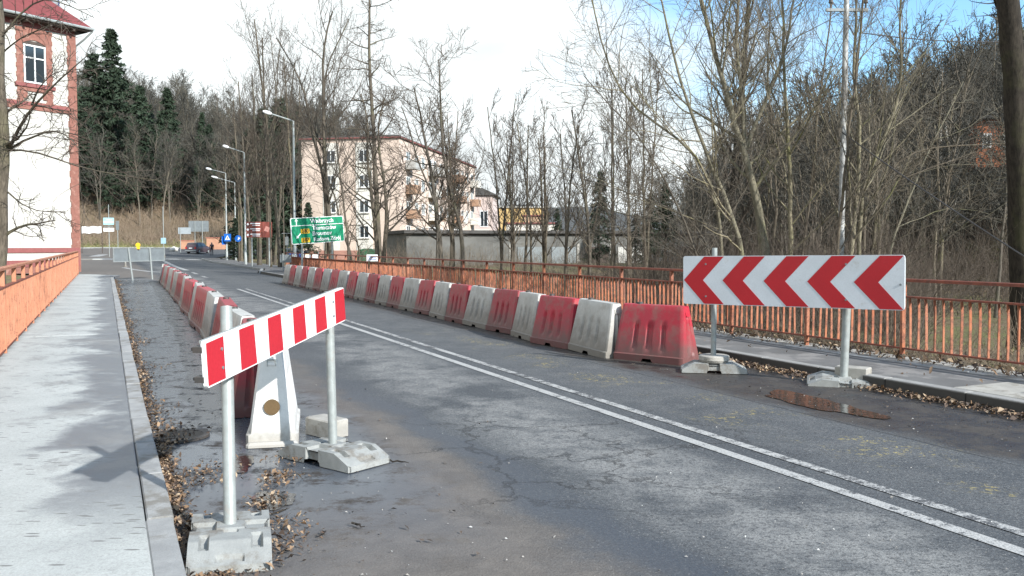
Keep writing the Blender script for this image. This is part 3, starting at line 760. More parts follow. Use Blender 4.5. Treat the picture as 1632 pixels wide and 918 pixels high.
# ================================================================== RUBBER FEET FOR THE SIGN POSTS
def foot_mesh(Lf=.80, Wf=.40, Hf=.115):
    nx, ny = 40, 80; hs = {}
    def h(x, y):
        ax, ay = abs(x), abs(y)
        z = Hf
        if ay > .24: z = Hf - (ay - .24)/(.40-.24)*(.075)
        if ay < .065: z = Hf - .022 if ax > .07 else Hf + .006
        if .075 < ay < .115 and ax < .035: z -= .02
        if .15 < ay < .30 and .105 < ax < .150: z -= .045*(1 - abs(ay - .225)/.12)
        if ay > .33 and ax < .07 and ay < .375: z -= .02
        return z
    mb = MB(); vs = []
    def X(i): return -Wf/2 + Wf*i/nx
    def Y(j): return -Lf/2 + Lf*j/ny
    for j in range(ny+1):
        for i in range(nx+1):
            x, y = X(i), Y(j)
            if abs(y) < .065 and abs(x) > Wf/2 - .001: x *= .86
            if abs(abs(y)-Lf/2) < .001 and abs(x) > Wf/2 - .001: x *= .9
            vs.append((x, y, h(X(i), Y(j))))
    n1 = nx+1; fs = [(j*n1+i, j*n1+i+1, (j+1)*n1+i+1, (j+1)*n1+i) for j in range(ny) for i in range(nx)]
    base = len(vs); ring = [i for i in range(n1)] + [j*n1+nx for j in range(1, ny+1)] + [ny*n1+i for i in range(nx-1, -1, -1)] + [j*n1 for j in range(ny-1, 0, -1)]
    for r_ in ring: x, y, z = vs[r_]; vs.append((x*1.01, y*1.008, .0 if abs(y) > .09 else .03))
    m_ = len(ring)
    fs += [(ring[(k+1) % m_], ring[k], base+k, base+(k+1) % m_) for k in range(m_)]
    mb.add(vs, fs); return mb
def foot(label, p, rz, tilt=(0, 0)):
    o = foot_mesh().build('post_base', m_rubber, None, smooth=True, flat_angle=30); tag(o, label, 'base', 'heavy grey feet holding sign posts')
    o.location = p; o.rotation_euler = (tilt[0], tilt[1], rz); return o
def postxy(px, py, z): return G(px, py, z)
fL = G(367, 843, .10); foot('grey slotted base under the near left post, half buried in dead leaves', (fL.x, fL.y, .006), R(17), (0, R(1.5)))
fR = G(531, 712, .10); foot('grey slotted base under the right post of the striped board', (fR.x, fR.y, .006), R(52), (0, 0))
fC = G(1137, 586, .05); foot('low grey base with a round block on it left of the arrow board', (fC.x, fC.y, .006), R(80))
fD = G(1345, 608, .04); foot('flattened grey base lying in mud beneath the arrow board', (fD.x, fD.y, -.025), R(72), (R(4), R(-7)))

# ---------------------------------------------------------------- striped warning board
TL, BL, TR, BR = A(330, 544, 4.40), A(323, 620, 4.40), A(547, 456.5, 6.30), A(548.6, 512, 6.30)
bt = thing('striped_warning_board', 'red and white striped board on two grey posts, nearest the camera', 'warning board', (fL.x, fL.y, 0))
ctr_ = (TL + BL + TR + BR)/4
ex = ((TR + BR)/2 - (TL + BL)/2); BLn = ex.length; ex.normalize(); ez = Vector((0, 0, 1)); ey = ez.cross(ex).normalized()    # ey points away from the face
ez = ex.cross(ey).normalized()*-1 if ex.cross(ey).z < 0 else ex.cross(ey).normalized()
Mb = Matrix((ex, ey, ez)).transposed().to_4x4(); Mb.translation = ctr_
HB = .242
def lvs(mb, M_, f0=0): mb.v = [tuple(M_ @ Vector(v)) for v in mb.v]; return mb
def rrect(w, h, r, n=4):
    pts = []
    for cx, cz, a0 in ((w/2-r, h/2-r, 0), (-w/2+r, h/2-r, 90), (-w/2+r, -h/2+r, 180), (w/2-r, -h/2+r, 270)):
        for k in range(n+1): a = R(a0 + 90*k/n); pts.append((cx + r*math.cos(a), cz + r*math.sin(a)))
    return pts
mb = MB(); mb.prism(rrect(BLn, HB, .02), -.006, .016, 'y'); lvs(mb, Mb).build('panel', m_signwhite, bt, world=True)
mb = MB(); mb.box((0, .026, HB/2 - .008), (BLn - .04, .018, .016)); mb.box((0, .026, -HB/2 + .008), (BLn - .04, .018, .016)); lvs(mb, Mb).build('back_frame', m_galv, bt, world=True)
n = 11; sw = (BLn - .02)/n
for i in range(0, n, 2):
    x0 = -BLn/2 + .012 + sw*i; x1 = x0 + sw
    sl = .012
    mb = MB(); mb.prism([(x0 + sl*.2, -HB/2+.008), (x1 + sl, -HB/2+.008), (x1 - sl*.2, HB/2-.008), (x0, HB/2-.008)] if i else [(x0, -HB/2+.010), (x1, -HB/2+.008), (x1, HB/2-.008), (x0, HB/2-.012)], -.0085, -.0062, 'y')
    lvs(mb, Mb).build('red_stripe', m_warnred, bt, world=True)
pa = ctr_ - ex*(BLn/2 - .18); pb = ctr_ + ex*(BLn/2 - .12)
lt = A(360.5, 489, 4.90)
ra = A(524, 464, 6.50)
offy = ey*.060
mb = MB(); mb.tube([(fL.x, fL.y, .05), tuple(lt)], .033, 16); mb.build('post', m_galv, bt, world=True, smooth=True)
mb = MB(); mb.tube([(fR.x, fR.y, .05), tuple(ra)], .033, 16); mb.build('post', m_galv, bt, world=True, smooth=True)
for x_ in (-BLn/2 + .16, BLn/2 - .22):
    for z_ in (-.05, .05): mb = MB(); mb.disc((x_, -.0100, z_), .009, n=8, th=.006); lvs(mb, Mb).build('bolt', m_back, bt, world=True)
for s_ in (-1, 1): mb = MB(); mb.box((-BLn/2 + .02, .035, s_*HB*.32), (.05, .05, .03)); mb.box((-BLn/2 + .02, .062, s_*HB*.32), (.016, .03, .016)); lvs(mb, Mb).build('bracket', m_dark, bt, world=True)

# ---------------------------------------------------------------- arrow board
ct = thing('arrow_board', 'white board of red chevrons pointing left on two grey posts', 'arrow sign', (fC.x, fC.y, 0))
CLT, CLB, CRT, CRB = A(1090, 407, 11.1), A(1089, 485, 11.1), A(1443, 407.5, 9.45), A(1441, 493.5, 9.45)
ex = ((CRT + CRB)/2 - (CLT + CLB)/2); CLn = ex.length; ex.normalize(); ey = Vector((0, 0, 1)).cross(ex).normalized(); ez = ex.cross(ey)
if ez.z < 0: ez = -ez
HC = ((CLT - CLB).length + (CRT - CRB).length)/2
Mc = Matrix((ex, ey, ez)).transposed().to_4x4(); Mc.translation = (CLT + CLB + CRT + CRB)/4
mb = MB(); mb.prism(rrect(CLn, HC, .03), -.008, .02, 'y'); lvs(mb, Mc).build('panel', m_arrowwhite, ct, world=True)
mb = MB()
for z_ in (-1, 1): mb.box((0, .03, z_*(HC/2-.012)), (CLn-.05, .018, .024))
for x_ in (-1, 1): mb.box((x_*(CLn/2-.012), .03, 0), (.024, .018, HC-.08))
lvs(mb, Mc).build('back_frame', m_galv, ct, world=True)
hw, hh = CLn/2 - .008, HC/2 - .008
p5 = (CLn - .02)/5
from mathutils.geometry import intersect_line_line_2d
for i in range(5):
    x0 = -hw + .002 + p5*i; s_ = p5*.5; dx = hh*.95
    poly = [(x0, 0), (x0 + dx, -hh), (x0 + dx + s_, -hh), (x0 + s_, 0), (x0 + dx + s_, hh), (x0 + dx, hh)]
    for half in ((0, 1, 2, 3), (0, 3, 4, 5)):
        pass
    poly = [(min(a, hw - .002), b) for a, b in poly]
    mb = MB()
    mb.add([(a, -.0105, b) for a, b in poly], [(0, 1, 2, 3), (0, 3, 4, 5)])
    mb.add([(a, -.0082, b) for a, b in poly], [(3, 2, 1, 0), (5, 4, 3, 0)])
    k_ = len(poly)
    mb.f += [[j, 6 + j, 6 + (j+1) % 6, (j+1) % 6] for j in range(6)]; mb.m += [0]*6
    lvs(mb, Mc).build('chevron', m_signred, ct, world=True)
for (px, top, fz) in ((1139, 395, fC), (1350, 480, fD)):
    Y = fz.y + .01; tp = A(px, top, Y)
    mb = MB(); mb.tube([(fz.x, Y, .04), (tp.x, Y, tp.z)], .034 if px < 1200 else .045, 16); mb.build('post', m_galv, ct, world=True, smooth=True)
for x_ in (.31, 2.02):
    for z_ in (-.2, .2):
        mb = MB(); mb.disc((-CLn/2 + x_, -.0115, z_), .012, n=8, th=.006); lvs(mb, Mc).build('bolt', m_back, ct, world=True)
        mb = MB(); mb.box((-CLn/2 + x_, .055, z_), (.11, .07, .035)); lvs(mb, Mc).build('clamp', m_back, ct, world=True)
mb = MB(); mb.disc((CLn/2-.04, -.0115, -.02), .012, n=10, th=.006); lvs(mb, Mc).build('bolt', m_back, ct, world=True)

# ---------------------------------------------------------------- loose concrete blocks
def block(label, p, sz, rz, b=.01):
    mb = MB(); mb.bevbox((0, 0, sz[2]/2), sz, b); o = mb.build('concrete_block', m_conc); tag(o, label, 'concrete block'); o.location = p; o.rotation_euler = (0, 0, rz); return o
bp = G(514, 700, 0)
bp = G(515, 698, 0); block('grey concrete block lying behind the striped board base', (bp.x + .01, bp.y + .10, .006), (.20, .34, .145), R(48))
mb = MB(); mb.tube([(0, 0, 0), (0, 0, .03), (0, 0, .075), (0, 0, .085)], [.17, .19, .19, .175], 24); o = mb.build('concrete_block', m_conc, smooth=True, flat_angle=30)
tag(o, 'round concrete disc threaded on the left arrow board post', 'concrete block'); o.location = (fC.x + .01, fC.y + .02, .125)
bp = G(1366, 606, .06); block('rectangular concrete block behind the right post of the arrow board', (bp.x, bp.y + .12, .05), (.36, .2, .15), R(-38))
# drain grate
dg = G(286, 697, 0); gr = thing('drain_grate', 'round rusty drain grate in the gutter leaves', 'drain grate', (dg.x, dg.y, .004))
mb = MB(); n = 28; ri, ro = .19, .24
vs = []; fs = []
for k in range(n):
    a = 2*math.pi*k/n
    for r_, z_ in ((ro, 0), (ro, .02), (ri, .02), (ri, .0)): vs.append((r_*math.cos(a), r_*math.sin(a), z_))
for k in range(n):
    j = (k+1) % n
    for q in range(3): fs.append((k*4+q, j*4+q, j*4+q+1, k*4+q+1))
mb.add(vs, fs); mb.build('rim', m_dark, gr)
for k in range(-5, 6):
    y = k*.034; w = 2*math.sqrt(ri*ri - y*y); mb = MB(); mb.box((0, y, .010), (w, .016, .016)); mb.build('bar', M('worn_iron', (.16, .14, .12), (.10, .085, .07), scale=20, rough=.6), gr)

# ================================================================== BUILDINGS
def frame(o, x, y, z0=0):
    M_ = Matrix(((x[0], y[0], 0, o[0]), (x[1], y[1], 0, o[1]), (0, 0, 1, z0), (0, 0, 0, 1))); return M_
class Loc:
    """builder of parts in the frame of a thing standing at o, turned by rz"""
    def __init__(s, root): s.root = root
    def b(s, mb, name, mat, parent=None, **k): return mb.build(name, mat, parent or s.root, **k)
def angle_of(dx, dy): return math.atan2(dy, dx)

def window(root, x, z, w, h, face='y', at=0.0, sgn=-1, cols=2, rows=2, transom=.62, fw=.07, name='window', recess=.06, sill=True, fm=None, arch=0):
    """a framed window set into a facade; face 'y': facade plane y=at looking along sgn*y, face 'x' likewise"""
    def P(a, d, zz): return (a, at + sgn*d, zz) if face == 'y' else (at + sgn*d, a, zz)
    def S(a, d, zz): return (a, d, zz) if face == 'y' else (d, a, zz)
    f = MB()
    f.box(P(x - w/2 + fw/2, .02, z), S(fw, .07, h)); f.box(P(x + w/2 - fw/2, .02, z), S(fw, .07, h))
    f.box(P(x, .02, z + h/2 - fw/2), S(w - 2*fw, .07, fw)); f.box(P(x, .02, z - h/2 + fw/2), S(w - 2*fw, .07, fw))
    for c in range(1, cols): f.box(P(x - w/2 + w*c/cols, .024, z), S(fw*.8, .06, h - 2*fw))
    if rows > 1: f.box(P(x, .027, z - h/2 + h*transom), S(w - 2*fw, .055, fw*.8))
    o = f.build(name, fm or m_pvc, root)
    cw = (w - 2*fw)/cols; zs = [z - h/2 + fw, z - h/2 + h*transom, z + h/2 - fw] if rows > 1 else [z - h/2 + fw, z + h/2 - fw]
    for c in range(cols):
        for a, b in zip(zs[:-1], zs[1:]):
            pm = MB(); pm.box(P(x - w/2 + fw + cw*(c+.5), .006, (a+b)/2), S(cw, .02, b-a)); pm.build('pane', m_glass, o)
    if sill:
        sm = MB(); sm.box(P(x, .08, z - h/2 - .04), S(w + .16, .2, .06)); sm.build('sill', m_aptl, o)
    return o

# --- house on the left
hx = (.545, .839); hy = (-.839, .545)
h0 = (-25.6, 52.0)
house = thing('plastered_house', 'white plastered house with red brick trim and red roof at left edge', 'house', (h0[0], h0[1], 0), angle_of(*hx))
mb = MB(); mb.box((-7, 5.5, 5.8), (14, 11, 16.2)); mb.build('wall', m_plaster, house)
def hb_(x0, x1, z0, z1, d=.05, mat=m_brick, name='brick_trim'):
    mb = MB(); mb.box(((x0+x1)/2, -d/2 + .001, (z0+z1)/2), (x1-x0, d, z1-z0)); return mb.build(name, mat, house)
# quoin with a toothed inner edge
mb = MB(); z = -2
while z < 13.75:
    w_q = .475 if int(z/.36) % 2 else .425
    mb.box((-w_q/2 + .03, .02, z + .18), (w_q + .06, .17, .355)); z += .36
mb.build('brick_quoin', m_brick, house)
mb = MB(); z = -2; k = 0
while z < 13.7:
    w_q = .52 if k % 2 else .40; mb.box((.02, w_q/2 + .12, z + .18), (.10, w_q - .02, .355)); z += .36; k += 1
mb.build('brick_quoin', m_brick, house)
def toothed(x0, x1, z0, z1, name='window_surround'):
    mb = MB(); z = z0; k = 0
    while z < z1 - .05:
        e = .028 if k % 2 else -.018; mb.box(((x0+x1)/2, -.018, min(z+.125, z1-.1)), (x1-x0+2*e, .06, .247)); z += .25; k += 1
    return mb
toothed(-3.38, -3.02, 9.2, 13.75).build('window_surround', m_brick, house); toothed(-1.72, -1.36, 9.2, 13.75).build('window_surround', m_brick, house)
mb = MB(); n = 12; pts = []
for k in range(n+1):
    t = k/n; pts.append((-3.0 + 1.26*t, 12.86 + .20*math.sin(math.pi*t)))
mb.prism([(-3.0, 13.74), *pts, (-1.74, 13.74)], -.055, .01, 'y'); mb.build('window_surround', m_brick, house)
hb_(-3.5, -1.24, 10.42, 10.62, .14, m_brick2, 'window_sill'); hb_(-3.3, -1.44, 10.20, 10.38, .08, m_brick, 'window_sill')
for xq in (-2.95, -1.8): hb_(xq-.13, xq+.13, 9.8, 10.15, .07)
mb = MB(); mb.box((-2.37, .03, 11.75), (1.30, .10, 2.5)); mb.build('window_recess', m_wood, house)
w1 = window(house, -2.37, 11.72, 1.24, 2.12, at=-.02, fw=.085, transom=.66, sill=False)
hb_(-14, -.42, 9.18, 9.62, .06, m_brick); hb_(-14, -.50, 9.40, 9.55, .09, m_brick2)
hb_(-14, -.0, 1.15, 1.42, .07, m_brick2); hb_(-14, -.0, .35, .72, .08, m_brick2); hb_(-14, -.4, -2, .33, .05, m_brick)
toothed(-6.9, -6.54, 9.65, 13.75).build('window_surround', m_brick, house); toothed(-5.2, -4.84, 9.65, 13.75).build('window_surround', m_brick, house)
window(house, -5.87, 11.72, 1.24, 2.12, at=-.02, fw=.085, transom=.66, sill=False)
# roof with overhang
def hip(x0, x1, y0, y1, z, s, mb, th=.12):
    w = (y1-y0)/2; r0, r1 = x0 + w, x1 - w; zt = z + w*s
    if r0 > r1: r0 = r1 = (x0+x1)/2
    v = [(x0,y0,z),(x1,y0,z),(x1,y1,z),(x0,y1,z),(r0,(y0+y1)/2,zt),(r1,(y0+y1)/2,zt)]
    v += [(a,b,c-th) for a,b,c in v[:4]]
    mb.add(v, [(0,1,5,4),(1,2,5),(2,3,4,5),(3,0,4),(1,0,6,7),(2,1,7,8),(3,2,8,9),(0,3,9,6),(6,9,8,7)])
mb = MB(); hip(-14.7, .7, -.7, 11.7, 14.3, .93, mb); roof = mb.build('roof', m_roof, house)
mb = MB(); mb.box((-7, -.35, 14.08), (15.2, .66, .05)); mb.box((.35, 5.5, 14.08), (.62, 11.6, .05)); mb.build('soffit', m_wood, house)
mb = MB(); mb.tube([(-14.7, -.76, 14.22), (.72, -.76, 14.20)], .085, 8); mb.tube([(.76, -.76, 14.20), (.76, 11.7, 14.22)], .085, 8); mb.build('gutter', m_galv, roof, smooth=True)
mb = MB(); mb.tube([(.74, -.70, 14.1), (.45, -.2, 13.6), (.30, .30, 13.3), (.22, .35, 12.6)], .055, 8); mb.tube([(.22, .35, 12.6), (.22, .35, -2)], .055, 8); mb.build('downpipe', m_galv, house, smooth=True)
mb = MB(); mb.box((-7, .0, 13.92), (14, .14, .30)); mb.build('cornice', m_brick2, house)
for k in range(9):
    mb = MB(); mb.box((-.35 - k*1.35, -.34, 13.98), (.12, .6, .14)); mb.build('rafter_end', m_wood, house)
mb = MB(); mb.box((-.55, 1.75, 16.4), (.7, .9, 3.4)); mb.box((-.55, 1.75, 18.1), (.86, 1.06, .16)); mb.build('chimney', M('grey_chimney', (.28, .30, .32), (.20, .21, .23), scale=5), roof)
mb = MB(); mb.tube([(-.1, 1.35, 15.0), (-.1, 1.35, 17.6)], .05, 8); mb.build('vent_pipe', m_bluep, roof)
# satellite dishes on the side wall
for zz, rr in ((7.35, .62), (4.75, .52)):
    p = Matrix.Translation(house.location) @ house.rotation_euler.to_matrix().to_4x4() @ Vector((.28, 1.0, zz))
    d = thing('satellite_dish', ('upper larger' if rr > .6 else 'lower smaller') + ' grey satellite dish on the side of the house', 'satellite dish', p, R(-60))
    mb = MB(); vs = [(0, .13, 0)]; fs = []
    for q in range(1, 4):
        for k in range(16): a = 2*math.pi*k/16; r_ = rr*.62*q/3; vs.append((r_*math.cos(a), .13 - .13*(q/3)**2, r_*math.sin(a)))
    for k in range(16):
        j = (k+1) % 16; fs.append((0, 1+j, 1+k))
        for q in range(2): fs.append((1+q*16+k, 1+q*16+j, 17+q*16+j, 17+q*16+k))
    mb.add(vs, fs); mb.build('dish', m_galv, d, smooth=True)
    mb = MB(); mb.tube([(0, .1, -.3), (0, -.35, -.1), (0, -.42, 0)], .018, 6); mb.box((0, -.44, .0), (.06, .1, .06)); mb.build('feed_arm', m_back, d)
    mb = MB(); mb.tube([(0, .1, 0), (-.0, .34, 0)], .03, 6); mb.build('bracket', m_back, d)

# --- apartment block
ax = (.984, -.177)
apt = thing('apartment_block', 'four storey salmon apartment block with balconies along its side', 'apartment block', (-12.5, 98, 0), angle_of(*ax))
mb = MB(); mb.box((-5.75, 19.25, 6.4), (11.5, 38.5, 14.0)); mb.build('wall', m_apt, apt)
for cx_ in (-8.0, -4.1):
    mb = MB(); mb.box((cx_, -.02, 6.9), (1.9, .06, 12.2)); mb.build('wall_panel', m_aptl, apt)
    for zc in (11.5, 8.7, 5.87, 3.05): window(apt, cx_, zc, 1.15, 1.4, at=-.05, fw=.09, rows=1, sill=True)
mb = MB(); mb.box((-5.75, -.02, .2), (11.54, .08, 1.5)); mb.box((.02, 19.25, .2), (.08, 38.5, 1.5)); mb.build('plinth', M('pink_plinth', (.42, .22, .17), (.34, .18, .14), scale=.6), apt)
mb = MB(); mb.box((-5.75, 19.25, 13.5), (12.0, 39.0, .13)); mb.build('roof', m_brick2, apt)
mb = MB(); mb.box((-5.75, 19.25, 13.7), (11.2, 38.2, .2)); mb.build('roof_cover', m_bit, apt)
for yy in (3.2, 12.6, 14.8, 24.5, 26.7, 36.0):
    for k, zc in enumerate((2.4, 5.2, 8.0, 10.8)):
        mt = random.choice([m_balc, m_balc, m_balw, m_aptl])
        mb = MB(); mb.box((.65, yy, zc - .55), (1.2, 2.0, .14)); mb.box((1.22, yy, zc - .05), (.06, 2.0, .9)); mb.box((.65, yy-1.0, zc - .05), (1.14, .05, .9)); mb.box((.65, yy+1.0, zc - .05), (1.14, .05, .9))
        mb.build('balcony', mt, apt)
        window(apt, yy, zc + .45, 1.5, 1.9, face='x', at=.02, sgn=1, rows=1, sill=False, fw=.1)
for yy in (6.6, 9.4, 18.0, 21.4, 30.0, 33.0):
    for zc in (3.05, 5.87, 8.7, 11.5): window(apt, yy, zc, 1.3, 1.35, face='x', at=.02, sgn=1, rows=1, sill=False, fw=.1)
for yy in (1.0, 10.9, 16.5, 23, 28.4):
    for zc in (2.9, 5.7, 8.5, 11.3):
        mb = MB(); mb.box((.03, yy, zc), (.08, .35, .35)); mb.build('vent_grille', m_black, apt)
# antennas on the roof
for k, (xx, yy) in enumerate(((-3, 6), (-6, 15), (-3.5, 27))):
    p = apt.matrix_world
    q = Matrix.Translation(apt.location) @ apt.rotation_euler.to_matrix().to_4x4() @ Vector((xx, yy, 13.8))
    o = MB(); o.tube([(0,0,0), (0,0,1.8)], .04, 6); o.box((0, 0, 1.6), (1.0, .05, .05)); o.box((0, 0, 1.3), (.7, .05, .05)); o = o.build('roof_antenna', m_back)
    tag(o, ('nearest', 'middle', 'farthest')[k] + ' of the thin television antennas on the flat roof of the apartment block', 'antenna', 'antennas on the apartment block'); o.location = q

def hall(name, label, cat, c, sz, z0, wall, roofm, rz=0, roof='flat', wins=0, band=None):
    t = thing(name, label, cat, (c[0], c[1], z0), rz); x, y, h = sz
    mb = MB(); mb.box((0, y/2, h/2), (x, y, h)); mb.build('wall', wall, t)
    if roof == 'flat':
        mb = MB(); mb.box((0, y/2, h + .12), (x + .7, y + .7, .26)); mb.build('roof', roofm, t)
    else:
        mb = MB(); r_ = x*.28; mb.prism([(-x/2-.5, h-.1), (x/2+.5, h-.1), (x/2+.5, h+.1), (0, h+r_), (-x/2-.5, h+.1)], -.4, y+.4, 'y'); mb.build('roof', roofm, t)
    for k in range(wins):
        window(t, -x/2 + x*(k+.5)/wins, h*.55, x/wins*.45, h*.3, at=0, rows=1, sill=False, fw=.12)
    if band:
        mb = MB(); mb.box((0, -.03, h*.9), (x, .1, h*.14)); mb.build('fascia', band, t)
    return t
pb_ = hall('pink_house', 'pale pink rendered house behind the end of the apartment block', 'house', (-6.4, 152), (6.2, 14, 9.2), 1, M('pale_pink_render', (.60, .48, .44), (.52, .42, .38), scale=.3), m_bit, rz=R(-3), roof='gable', wins=2)
mb = MB(); mb.box((0, -.05, 2.4), (5, .1, 1.6)); mb.build('ground_floor_band', m_aptl, pb_)
hall('yellow_hall', 'large yellow rendered building in the gap between bare trees', 'building', (1.2, 200), (14, 20, 9.0), 1, m_yell, m_aptl, wins=0)
hall('peach_annexe', 'small peach coloured block beside the yellow building', 'building', (4.7, 185), (4.2, 10, 6.6), 1, M('peach_render', (.62, .42, .28), (.52, .35, .23), scale=.3), m_brick2)
hall('white_hall', 'low white building with a dark red roof edge behind the garages', 'building', (3.6, 168), (9.4, 12, 4.6), 1, m_aptl, m_brick2, wins=3)
hall('white_villa', 'pale house half hidden by trees at the foot of the hills', 'house', (9.4, 240), (7, 10, 5.0), 1, m_aptl, m_brick2, roof='flat', wins=2)
# garages
def garage(label, c, sz, rz, doors, z0=-.9):
    t = thing('garage_row', label, 'garage', (c[0], c[1], z0), rz); x, y, h = sz
    mb = MB(); mb.box((x/2, y/2, h/2), (x, y, h)); mb.build('wall', m_garage, t)
    mb = MB(); mb.box((x/2, y/2 - .1, h + .14), (x + .5, y + .6, .26)); mb.build('roof', m_bit, t)
    for k in range(doors):
        xx = x*(k+.5)/doors; mb = MB(); mb.box((xx, -.03, 1.15), (x/doors*.72, .06, 2.3))
        d = mb.build('door', random.choice([m_garage, m_balw, m_back, m_wood]), t)
        mb = MB(); mb.box((xx, -.08, 1.1), (.25, .04, .04)); mb.build('handle', m_dark, d)
        mb = MB(); mb.box((xx + x/doors*.43, -.03, 1.3), (.22, .08, 2.6)); mb.build('pillar', m_conc, t)
    return t
garage('grey garage with a blank front wall beside the apartment block', (-8.4, 70), (7.2, 9, 3.4), R(18), 0)
garage('long row of low grey garages behind the bare trees', (-3.0, 78), (22, 6, 3.5), R(12), 7)
# green shed
t = thing('green_shed', 'green metal shed with a rounded roof before the apartment block', 'shed', (-10.3, 62.5, -.2))
mb = MB(); pl_ = [(-.62, 0), (.62, 0), (.62, 1.25)] + [(.62*math.cos(R(a)), 1.25 + .28*math.sin(R(a))) for a in range(20, 180, 20)] + [(-.62, 1.25)]
mb.prism(pl_, -.5, .9, 'y'); mb.build('body', m_greenp, t)
for k in (-1, 1): mb = MB(); mb.box((.29*k, -.52, .6), (.5, .04, 1.1)); mb.build('door', m_greenp, t)
# blue container and white boards under the green sign
t = thing('recycling_container', 'dark blue container standing behind the green direction sign', 'container', (-13.85, 57, -.2), R(8))
mb = MB(); mb.bevbox((0, 0, .65), (1.15, 1.1, 1.3), .05); mb.build('body', m_bluep, t)
mb = MB(); mb.bevbox((0, 0, 1.36), (1.2, 1.15, .12), .03); mb.build('lid', m_black, t)
t = thing('notice_board', 'white notice board with stacked panels under the green sign', 'notice board', (-12.7, 55.5, -.4), R(6))
for k in range(4):
    mb = MB(); mb.box((0, 0, .35 + k*.31), (.86, .05, .29)); mb.build('panel', m_signwhite, t)
mb = MB()
for k in range(2): mb.tube([(-.47+.94*k, 0, 0), (-.47+.94*k, 0, 1.62)], .03, 6)
mb.build('frame', m_galv, t)
mb = MB(); mb.box((-.1, -.03, 1.42), (.5, .01, .06)); mb.box((.05, -.03, 1.1), (.3, .01, .05)); mb.build('print', m_yellow, t)
p = A(593, 411, 34.6); t = MB(); t.bevbox((0, 0, 0), (.44, .03, .26), .01); o = t.build('notice_plate', m_signwhite); tag(o, 'small white plate hanging on the railing before the green shed', 'notice plate'); o.location = p
mb = MB()
for k in range(3): mb.box((-.02 + .03*k, -.018, .06 - .06*k), (.28, .004, .02))
mb.build('print', m_blue, o)
# brick house on the right hill
q = A(1590, 207, 62); t = hall('brick_house', 'orange brick house high among the trees on the right slope', 'house', (q.x, q.y), (2.6, 4, 3.4), q.z - 2.6, M('orange_brick', (.50, .19, .09), (.36, .13, .07), scale=6), m_bit, rz=R(-20), wins=2)

# ================================================================== SIGNS AND POLES
def text(s, size, mat, parent, M_, name='lettering', bold=.0, align='CENTER', sx=1.0):
    cu = bpy.data.curves.new(name, 'FONT'); cu.body = s; cu.size = size; cu.align_x = align; cu.align_y = 'CENTER'; cu.offset = bold; cu.extrude = .001; cu.resolution_u = 3
    tmp = bpy.data.objects.new('tmp', cu); COL.objects.link(tmp); bpy.context.view_layer.update()
    me = bpy.data.meshes.new_from_object(tmp.evaluated_get(bpy.context.evaluated_depsgraph_get())); bpy.data.objects.remove(tmp); bpy.data.curves.remove(cu)
    me.materials.clear(); me.materials.append(mat)
    o = bpy.data.objects.new(name, me); COL.objects.link(o); o.parent = parent
    o.matrix_local = M_ @ Matrix.Rotation(math.pi/2, 4, 'X') @ Matrix.Diagonal((sx, 1, 1, 1)); return o
def T3(x, y, z): return Matrix.Translation((x, y, z))
gl, gr_ = A(463.5, 369, 45.2), A(547.5, 364, 47.0)
gw = (gr_ - gl).length; gh = 1.36; gang = angle_of(gr_.x - gl.x, gr_.y - gl.y)
gc = (gl + gr_)/2; tilt = math.asin((gr_.z - gl.z)/gw)
gs = thing('direction_sign', 'large green direction sign naming Wałbrzych, Tłumaczów, Broumov and Kudowa Zdrój', 'road sign', (gc.x, gc.y, 0), gang)
tm = T3(0, 0, gc.z) @ Matrix.Rotation(-tilt, 4, 'Y')
def on(mb): return lvs(mb, tm)
mb = MB(); mb.prism(rrect(gw, gh, .09), -.03, .03, 'y'); on(mb).build('panel', m_signwhite, gs)
mb = MB(); mb.prism(rrect(gw-.07, gh-.07, .07), -.0335, -.0305, 'y'); on(mb).build('green_face', m_green, gs)
mb = MB(); mb.box((0, -.036, gh*.20), (gw-.08, .004, .035)); on(mb).build('divider', m_signwhite, gs)
def tx(s, x, z, size, mat=m_signwhite, y=-.037, b=.007, sx=1.0): text(s, size, mat, gs, tm @ T3(x, y, z), bold=b*size/.3, sx=sx)
tx('Wałbrzych', .26, gh*.345, .30); tx('Tłumaczów', .36, gh*.075, .29); tx('Broumov', .22, -gh*.135, .29); tx('Kudowa Zdrój', .50, -gh*.355, .29, sx=.90)
for z_, s_ in ((-.02, '380'), (-.36, '387')):
    mb = MB(); mb.prism(rrect(.48, .24, .03), -.0395, -.0345, 'y'); mb.v = [(a-.72, b, c + gh*z_) for a, b, c in mb.v]; on(mb).build('route_plate', m_yellow, gs)
    tx(s_, -.72, gh*z_, .25, m_black, -.042)
mb = MB(); mb.add([(-1.17+a, -.0385, gh*.345+b) for a, b in ((-.025,-.17),(.025,-.17),(.025,.04),(.09,.04),(0,.17),(-.09,.04),(-.025,.04))], [tuple(range(7))]); on(mb).build('arrow', m_signwhite, gs)
mb = MB(); aa = R(135-90+90); ap = ((-.025,-.2),(.025,-.2),(.025,.02),(.09,.02),(0,.15),(-.09,.02),(-.025,.02))
mb.add([(-1.12 + a*math.cos(aa) - b*math.sin(aa), -.0385, -gh*.20 + a*math.sin(aa) + b*math.cos(aa)) for a, b in ap], [tuple(range(7))]); on(mb).build('arrow', m_signwhite, gs)
for x_ in (-.85, .85):
    mb = MB(); mb.tube([(x_, .08, -.5), (x_, .08, gc.z + .4)], .05, 8); mb.build('post', m_galv, gs, smooth=True)
mb = MB()
for z_ in (-.4, .4): mb.box((0, .045, gc.z + z_), (gw-.2, .03, .05))
mb.build('cross_bar', m_galv, gs)

